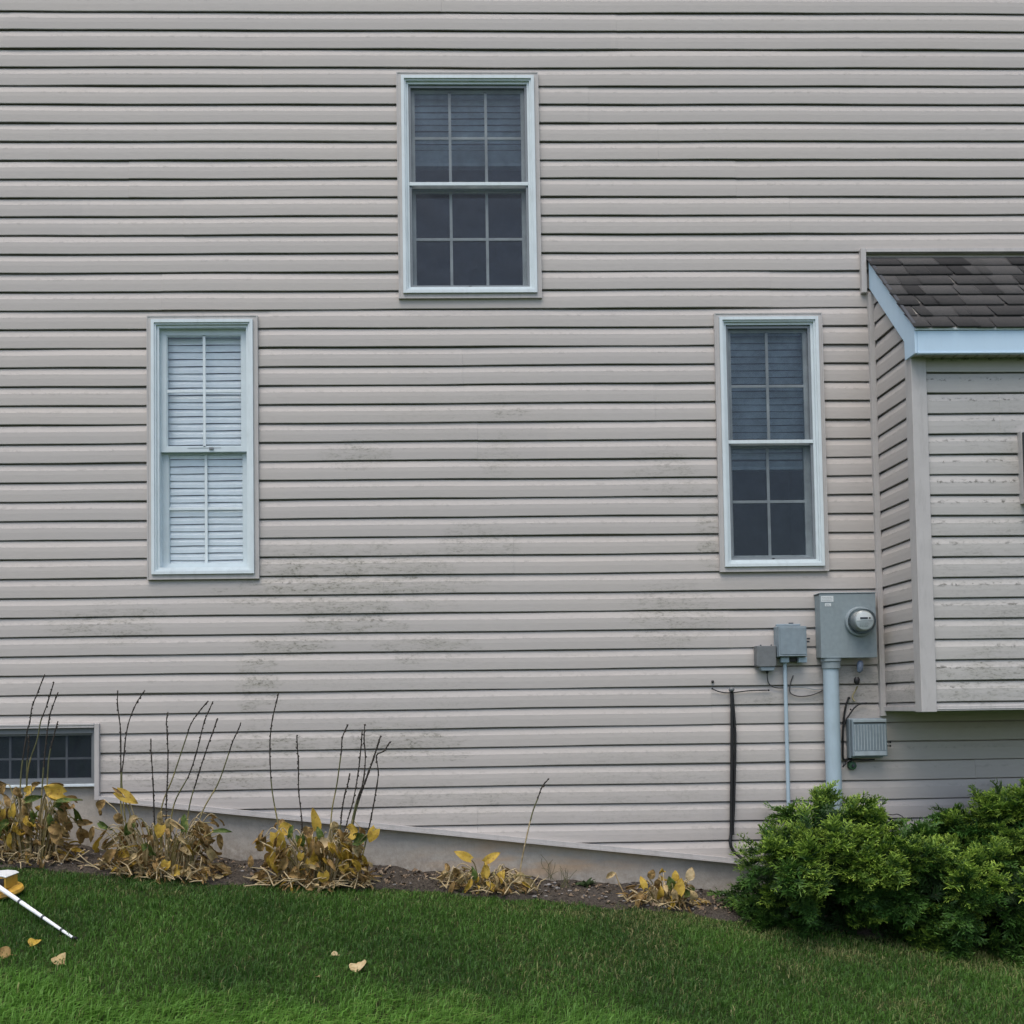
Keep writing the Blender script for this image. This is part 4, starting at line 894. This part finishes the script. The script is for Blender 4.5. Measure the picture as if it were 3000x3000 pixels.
hosta('hosta with the most bright yellow leaves, in the middle of the bed', (925, 2598), .30, .36, 58, 260,
      [(K9((465, 1330), (405, 1000), (388, 700), (398, 510), (420, 380), (460, 220)), 'm'), (K9((645, 1240), (620, 1000), (620, 800), (612, 680), (606, 560)), 'd'), (K9((885, 1220), (930, 960), (965, 700), (975, 580), (1020, 475)), 'p'),
       (K9((960, 1280), (990, 1060), (1015, 970), (1035, 870)), 'm'), (K9((1000, 1330), (1060, 1100), (1100, 880), (1125, 660), (1135, 515)), 'd'), (K9((1070, 1180), (1140, 950), (1160, 750), (1150, 600), (1155, 475)), 'm'),
       (K9((1060, 1280), (1110, 1080), (1180, 880), (1230, 740), (1285, 565)), 'g'), (K9((1190, 1310), (1240, 1050), (1265, 870), (1250, 730), (1310, 690), (1360, 615)), 'd'), (K9((1050, 1270), (1090, 1120), (1150, 960)), 'p')],
      LS(c9, 2.76, [(465, 1430, 120, 160, 160, 'y'), (450, 1600, 140, 160, 180, 'y'), (752, 1235, 85, 170, -12, 'y'), (720, 1440, 90, 110, 200, 'y'), (708, 1600, 90, 80, 240, 'y'), (982, 1640, 85, 80, 180, 'y'), (635, 1552, 55, 65, 190, 'y'), (825, 1720, 95, 85, 170, 'y'), (1215, 1375, 90, 120, -150, 'y'), (1120, 1395, 110, 100, 80, 'g'),
                   (530, 1315, 110, 90, 70, 'y'), (1070, 1340, 130, 60, 80, 'y'), (890, 1480, 70, 90, 170, 'y'), (560, 1340, 60, 100, 10, 'g'), (640, 1420, 90, 90, 160, 'g'), (830, 1430, 90, 90, 70, 'p'), (310, 1480, 80, 110, 200, 'b'), (310, 1370, 40, 110, 10, 'b'), (910, 1310, 90, 110, 170, 't'), (790, 1500, 110, 180, 175, 'b'), (1030, 1450, 70, 170, 185, 't'), (700, 1340, 120, 90, 60, 'b'), (790, 1350, 60, 110, -10, 'g'), (235, 1580, 60, 110, 5, 'b')]), 103, 'bbbttyyy')
hosta('small faded hosta with two raised yellow leaves against bare concrete', (1425, 2612), .27, .15, 34, 130, [],
      LS(c10, 1.932, [(300, 590, 50, 105, -62, 'y'), (470, 600, 50, 105, 58, 'y'), (430, 672, 55, 80, 10, 'y'), (520, 705, 55, 70, 20, 'y'), (458, 762, 40, 65, -40, 'y'), (212, 655, 40, 60, -20, 'b'), (365, 690, 35, 75, -5, 'g'), (265, 690, 60, 70, 160, 'b'), (630, 720, 80, 80, 100, 't')]), 104, 'bbtttty')
hosta('smallest faded hosta, beside the juniper end of the bed', (1945, 2656), .22, .15, 30, 110, [],
      LS(c10, 1.932, [(1370, 698, 60, 65, 30, 'b'), (1505, 705, 45, 60, 0, 'y'), (1590, 695, 55, 75, 20, 'p'), (1478, 742, 50, 65, -15, 'g'), (1585, 792, 55, 70, 60, 'g'), (1530, 765, 60, 90, 10, 'y'), (1320, 740, 40, 70, -20, 'y'), (1410, 760, 60, 80, 170, 'b'), (1450, 800, 60, 70, 190, 't'), (1500, 840, 55, 60, 170, 'b')]), 105, 'bbtttyy')
r = random.Random(77); o = .2
P = [W(*c10(*q), o) for q in ((640, 592), (690, 370), (725, 270), (752, 200), (790, 155))]; P = [Vector((P[0].x - .03, -o, float(zg(P[0].x, o)) + .015))] + P
stalk(P, 'p', r).build('seed_stalk', [M_straw, M_stgreen, M_stdark], None, smooth=True, loc=P[0], label='lone pale seed stalk with dark tip standing apart against the siding', cat='stalk')
# lone curled leaf on a stalk and a green weed between the small plants
b0 = W(*c10(1232, 795), .30); b0.z = float(zg(b0.x, .3)) + .015; t0 = W(*c10(1165, 690), .30); lf = thing('dead_leaf', b0, 'single curled tan leaf on a bare white stalk near the smallest hosta', 'leaf')
mb = MB(); mb.tube(smooth_line([b0, b0.lerp(t0, .5) + Vector((-.01, 0, .01)), t0], 5), .0035, 6); mb.build('stem', M_pale, lf, smooth=True)
mb = MB(); leaf_geo(mb, t0, (-.9, -.1, -.4), (0, -1, .5), .065, .04, .9, .7, r, crump=.08); mb.build('blade', M_tan, lf, smooth=True)
w0 = G(*c10(1000, 785)); wd = MB(); gz = float(zg(w0.x, -w0.y)) + .015
for k in range(16):
    a = r.uniform(0, 6.28); leaf_geo(wd, (w0.x, w0.y, gz), (math.cos(a), math.sin(a) * .7 - .2, r.uniform(.5, 1.3)), (-math.cos(a) * .5, -.6, .7), r.uniform(.04, .085), r.uniform(.016, .028), r.uniform(.5, 1.6), .3, r, crump=.08)
wd.build('weed', leaf_mat('weed leaf', (.035, .06, .02), (.05, .08, .03), (.02, .035, .012)), None, smooth=True, loc=(w0.x, w0.y, gz), label='low dark green weed growing at the foot of the concrete', cat='weed')
for (px, py, lab, nb_) in ((c10(790, 690) + ('wispy dead weed leaning on the concrete beside the small hosta', 7)), (c10(880, 735) + ('low wiry dead weed left of the green weed', 9))):
    b = G(px, py + 28); b.z = float(zg(b.x, -b.y)) + .015; mb = MB()
    for k in range(nb_):
        e = b + Vector((r.uniform(-.05, .07), r.uniform(-.03, .03), r.uniform(.05, .13 if nb_ == 9 else .17))); mb.tube(smooth_line([b + Vector((r.uniform(-.03, .03), 0, 0)), b.lerp(e, .5) + Vector((r.uniform(-.02, .02), 0, .02)), e], 4), .0013, 4)
    mb.build('dead_weed', M_stgreen, None, loc=b, label=lab, cat='weed')

# ------------------------------------------------------------------ fallen leaves on the lawn
def fallen(px, py, size, mk, label, seed, up=.55):
    r = random.Random(seed); p = G(px, py); z = float(zg(p.x, -p.y)) + .012; mb = MB(); L = size / 640
    a = r.uniform(0, 6.28); d = Vector((math.cos(a), math.sin(a) * .4, .25)); b = Vector((p.x, p.y, z + .01)) - d * L * .5
    leaf_geo(mb, b, d, (r.uniform(-.3, .3), -up, .8), L, L * r.uniform(.75, .95), r.uniform(.6, 1.2), r.uniform(.35, .7), r, crump=.05, nl=9, nw=6)
    mb.tube([b - d * L * .3 + Vector((0, 0, .004)), b], .0016, 5)
    mb.build('fallen_leaf', LM[mk], None, smooth=True, loc=(p.x, p.y, z), label=label, cat='leaf', group='fallen leaves on the lawn')
fallen(*c12(672, 682), 62, 'p', 'largest pale beige fallen leaf alone on the middle of the lawn', 4, .9)
fallen(*c12(543, 602), 24, 'p', 'tiny pale leaf bit on the grass just behind the largest beige leaf', 5)
fallen(*c12(443, 728), 18, 'p', 'tiny whitish leaf bit left of the largest beige leaf', 6, .3)
fallen(*c11(575, 1062), 52, 't', 'orange tan fallen leaf, nearest of those below the white pole', 7, .9)
fallen(*c11(312, 898), 46, 'y', 'pale yellow fallen leaf on the grass just below the white pole', 8)
fallen(*c11(18, 985), 50, 'b', 'yellow and brown fallen leaf cut by the left edge of the lawn', 9, .9)

# ------------------------------------------------------------------ yellow and white tool lying in the grass
M_ylw = mat('worn yellow plastic', (.55, .33, .05), .4, .15, 18, second=(.36, .20, .04), sscale=20)
M_wpl = mat('white plastic', (.72, .75, .76), .35, .04)
b = G(-55, 2636); bz = float(zg(b.x, -b.y)) + .015; tl = thing('lawn_tool', (b.x, b.y, bz), 'yellow and white plastic tool with a long white pole lying on the lawn', 'garden tool')
mb = MB(); mb.lathe((b.x + .0, b.y + .06, bz + .004), [(.0, .0), (.160, .0), (.168, .010), (.163, .022), (.11, .030), (0, .032)], axis=(0, -.10, 1), n=36); mb.build('base', M_ylw, tl, smooth=35)
mb = MB(); mb.prism([(b.x - .20, bz + .030), (b.x + .118, bz + .030), (b.x + .116, bz + .086), (b.x + .07, bz + .096), (b.x - .20, bz + .080)], b.y, b.y + .14, 'y'); mb.build('body', M_ylw, tl, bevel=.006)
for (xa, xb) in ((.075, .108), (.038, .050), (-.05, -.03)):
    mb = MB(); mb.box(b.x + xa, b.x + xb, b.y - .0035, b.y - .0005, bz + .034, bz + .084); mb.build('slot', M_black, tl)
mb = MB(); mb.prism([(b.x - .20, bz + .0815), (b.x + .068, bz + .0975), (b.x + .12, bz + .0875), (b.x + .122, bz + .092), (b.x + .105, bz + .101), (b.x + .065, bz + .105), (b.x - .20, bz + .090)], b.y - .005, b.y + .145, 'y'); mb.build('cap', M_wpl, tl, bevel=.004)
g0 = G(*c11(-60, 455)); g1 = G(*c11(690, 828)); g2 = G(*c11(722, 845))
lift = lambda p, h: Vector((p.x, p.y, float(zg(p.x, -p.y)) + h))
A, B = lift(g0, .085), lift(g1, .014); n = 24; Pp = [A.lerp(B, q / n) for q in range(n + 1)]
mb = MB(); mb.tube(Pp, [.0125 - .0065 * q / n for q in range(n + 1)], 12); po = mb.build('pole', M_wpl, tl, smooth=40)
for f in (.345, .635, .86):
    mb = MB(); c = A.lerp(B, f); e = A.lerp(B, f + .022); rr = .0132 - .0065 * f; mb.tube([c, e], rr, 12); mb.build('joint', M_dark, po, smooth=40)
mb = MB(); mb.tube([B, lift(g2, .02)], [.0075, .006], 10); mb.build('tip', M_black, po, smooth=40)

# ------------------------------------------------------------------ junipers
def jun_mat():
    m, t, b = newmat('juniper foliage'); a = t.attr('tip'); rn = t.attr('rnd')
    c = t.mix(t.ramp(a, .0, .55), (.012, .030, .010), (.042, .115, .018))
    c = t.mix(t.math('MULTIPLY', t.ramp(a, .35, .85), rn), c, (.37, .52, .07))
    t.l.new(c, b.inputs['Base Color']); b.inputs['Roughness'].default_value = .55; b.inputs['Specular IOR Level'].default_value = .3
    tl = t.add('ShaderNodeBsdfTranslucent'); t.l.new(c, tl.inputs[0]); mx = t.add('ShaderNodeMixShader'); mx.inputs[0].default_value = .1
    t.l.new(b.outputs[0], mx.inputs[1]); t.l.new(tl.outputs[0], mx.inputs[2]); t.l.new(mx.outputs[0], t.n['Material Output'].inputs[0]); return m
M_jun = jun_mat(); M_bark = mat('juniper bark', (.10, .07, .05), .9, .3, 40)
def frond_proto(g, nt=15):
    """feathery spray, unit length along +x, up = +z: verts, quads, tip value"""
    V, Q, T = [], [], []
    def strip(p0, d, L, w, nrm, t0, t1, seg=2, droop=.25):
        d = d / np.linalg.norm(d); sd_ = np.cross(nrm, d); sd_ /= np.linalg.norm(sd_); k = len(V)
        for i in range(seg + 1):
            s = i / seg; c = p0 + d * L * s - np.array([0, 0, 1]) * droop * L * s * s; ww = w * (1 - .8 * s) + .002
            V.append(c - sd_ * ww); V.append(c + sd_ * ww); T.extend([t0 + (t1 - t0) * s] * 2)
        for i in range(seg): a = k + 2 * i; Q.append([a, a + 1, a + 3, a + 2])
    up = np.array([0, 0, 1.])
    axis = lambda s: np.array([s, .06 * math.sin(s * 3), .10 * s - .32 * s * s])
    for i in range(5):
        s0, s1 = i / 5, (i + 1) / 5; d = axis(s1) - axis(s0); strip(axis(s0), d, np.linalg.norm(d), .012, up, s0 * .7, s1 * .8, 1, 0)
    for i in range(nt):
        s = .10 + .9 * i / nt; side = 1 if i % 2 else -1; L = (.12 + .30 * math.sin(math.pi * (.15 + .8 * s))) * g.uniform(.7, 1.2)
        a = math.radians(g.uniform(28, 58)); d = np.array([math.cos(a), side * math.sin(a), g.uniform(-.1, .5)])
        nrm = up + g.normal(0, .45, 3); strip(axis(s), d, L, .032, nrm, s * .55, min(1, .35 + s * .65), 2, g.uniform(-.1, .5))
        for q in range(2):
            f = g.uniform(.25, .75); p = axis(s) + d * L * f; a2 = a + side * 0 + math.radians(g.choice([-35, 35])); d2 = np.array([math.cos(a2), side * math.sin(a2), g.uniform(-.1, .7)])
            strip(p, d2, L * g.uniform(.35, .6), .027, up + g.normal(0, .5, 3), s * .5, min(1, .4 + s * .6), 1, .2)
    return np.array(V), np.array(Q), np.array(T)
_g = np.random.default_rng(55); PROTO = [frond_proto(_g) for _ in range(6)]
def juniper(label, lumps, seed, n_per):
    """lumps: (px, py, out, rx, ry, rz, density)"""
    g = np.random.default_rng(seed); cs = [(W(l[0], l[1], l[2]), l[3], l[4], l[5], l[6]) for l in lumps]
    cx = sum(c.x for c, *_ in cs) / len(cs); co = .42; base = Vector((cx, -co, float(zg(cx, co))))
    root = thing('juniper_shrub', base, label, 'shrub', 'junipers by the foundation')
    Vs, Qs, Ts, Rs = [], [], [], []; off = 0
    br = MB(); r = random.Random(seed)
    for (c, rx, ry, rz, dn) in cs:
        for k in range(4):
            e = Vector(c) + Vector((r.uniform(-.7, .7) * rx, r.uniform(-.6, .6) * ry, r.uniform(-.2, .5) * rz)); s = Vector((base.x + (c.x - base.x) * .35 + r.uniform(-.05, .05), -co + r.uniform(-.08, .08), float(zg(c.x, co)) - .02))
            br.tube(smooth_line([s, s.lerp(e, .5) + Vector((r.uniform(-.05, .05), 0, .05)), e], 5), [.011 * (1 - .07 * q) for q in range(11)], 6)
        N = int(n_per * dn * (rx * ry + rx * rz + ry * rz) / .2)
        for i in range(int(150 * dn * (rx * ry + rx * rz + ry * rz) / .2)):    # old inner twigs
            d = g.normal(0, 1, 3); d /= np.linalg.norm(d); rho = .68 * g.random() ** .4
            P = np.array([c.x + d[0] * rx * rho, c.y + d[1] * ry * rho, c.z + d[2] * rz * rho])
            if P[1] > -.06 or P[2] < float(zg(P[0], -P[1])) + .02: continue
            f = g.normal(0, 1, 3); f /= np.linalg.norm(f); u = g.normal(0, 1, 3); u -= f * u.dot(f); u /= np.linalg.norm(u); s = np.cross(u, f); pv, pq, pt = PROTO[int(g.integers(6))]
            X = P + (pv[:, :1] * f + pv[:, 1:2] * s + pv[:, 2:3] * u) * g.uniform(.08, .13); X[:, 1] = np.minimum(X[:, 1], -.03)
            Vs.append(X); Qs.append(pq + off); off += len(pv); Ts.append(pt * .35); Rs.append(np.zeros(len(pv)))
        for i in range(N):                       # branch tips, each carrying a tuft of sprays
            d = g.normal(0, 1, 3); d /= np.linalg.norm(d)
            if d[2] < -.45 and g.random() < .5: continue
            rho = g.uniform(.55, .98); P0_ = np.array([c.x + d[0] * rx * rho, c.y + d[1] * ry * rho, c.z + d[2] * rz * rho])
            if any((((P0_[0] - q.x) / a) ** 2 + ((P0_[1] - q.y) / b) ** 2 + ((P0_[2] - q.z) / cc) ** 2) < .36 for q, a, b, cc, _ in cs): continue
            n = np.array([d[0] / rx, d[1] / ry, d[2] / rz]); n /= np.linalg.norm(n)
            ax = n * np.array([1.15, .9, .40]) + np.array([0, -.25, .22]) + g.normal(0, .26, 3); ax /= np.linalg.norm(ax)
            BL = g.uniform(.13, .24); young_toplit = np.clip(g.normal(.14 + .85 * n[2] - .12 * n[1], .22), 0, 1); nf = int(g.integers(14, 22))  # new growth tint, with light from above painted into upward-facing tufts
            for q in range(nf):
                t_ = (q + .5) / nf; P = P0_ + ax * BL * (t_ - .35) + g.normal(0, .008, 3) + np.array([0, 0, -.22 * BL * t_ * t_])
                gz = float(zg(P[0], -P[1]))
                if P[1] > -.06 or P[2] < gz + .02: continue
                f = ax * (.75 + .6 * t_) + g.normal(0, .36, 3) + np.array([0, 0, -.12 * t_]); f /= np.linalg.norm(f)
                u = np.array([0, 0, 1.]) * .9 + n * .4 + g.normal(0, .25, 3); u -= f * u.dot(f); u /= np.linalg.norm(u); s = np.cross(u, f)
                L = g.uniform(.075, .150); pv, pq, pt = PROTO[int(g.integers(6))]
                X = P + (pv[:, :1] * f + pv[:, 1:2] * s + pv[:, 2:3] * u) * L
                X[:, 1] = np.minimum(X[:, 1], -.03)
                Vs.append(X); Qs.append(pq + off); off += len(pv); Ts.append(pt); Rs.append(np.full(len(pv), np.clip(young_toplit + g.normal(0, .12), 0, 1)))
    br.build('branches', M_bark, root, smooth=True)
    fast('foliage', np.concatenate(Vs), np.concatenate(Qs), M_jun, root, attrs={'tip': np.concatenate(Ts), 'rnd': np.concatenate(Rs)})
    return root
juniper('left juniper shrub with yellow green tips, below the thick grey pipe', [
    (2430, 2432, .34, .22, .20, .13, 1.1), (2505, 2478, .36, .26, .22, .13, 1.1), (2300, 2545, .40, .17, .24, .13, 1), (2400, 2545, .58, .36, .28, .13, 1.3), (2560, 2540, .54, .28, .28, .11, 1.3), (2370, 2655, .42, .30, .26, .20, .8),
    (2290, 2640, .42, .17, .24, .15, .9), (2540, 2670, .44, .36, .26, .20, .8), (2640, 2530, .26, .14, .16, .06, .8), (2450, 2705, .50, .38, .22, .09, .8)], 201, 44)
juniper('right juniper shrub spreading past the right edge of the lawn', [
    (2980, 2432, .28, .30, .22, .17, 1.3), (2870, 2480, .30, .24, .22, .13, 1.3), (2740, 2600, .58, .36, .30, .11, 1.3), (2940, 2600, .60, .40, .32, .12, 1.3), (2740, 2695, .46, .34, .26, .17, .8),
    (2900, 2715, .48, .40, .28, .19, .8), (2800, 2755, .56, .40, .22, .09, .8), (3130, 2560, .45, .42, .32, .22, 1), (3330, 2600, .5, .42, .32, .26, .7)], 202, 44)
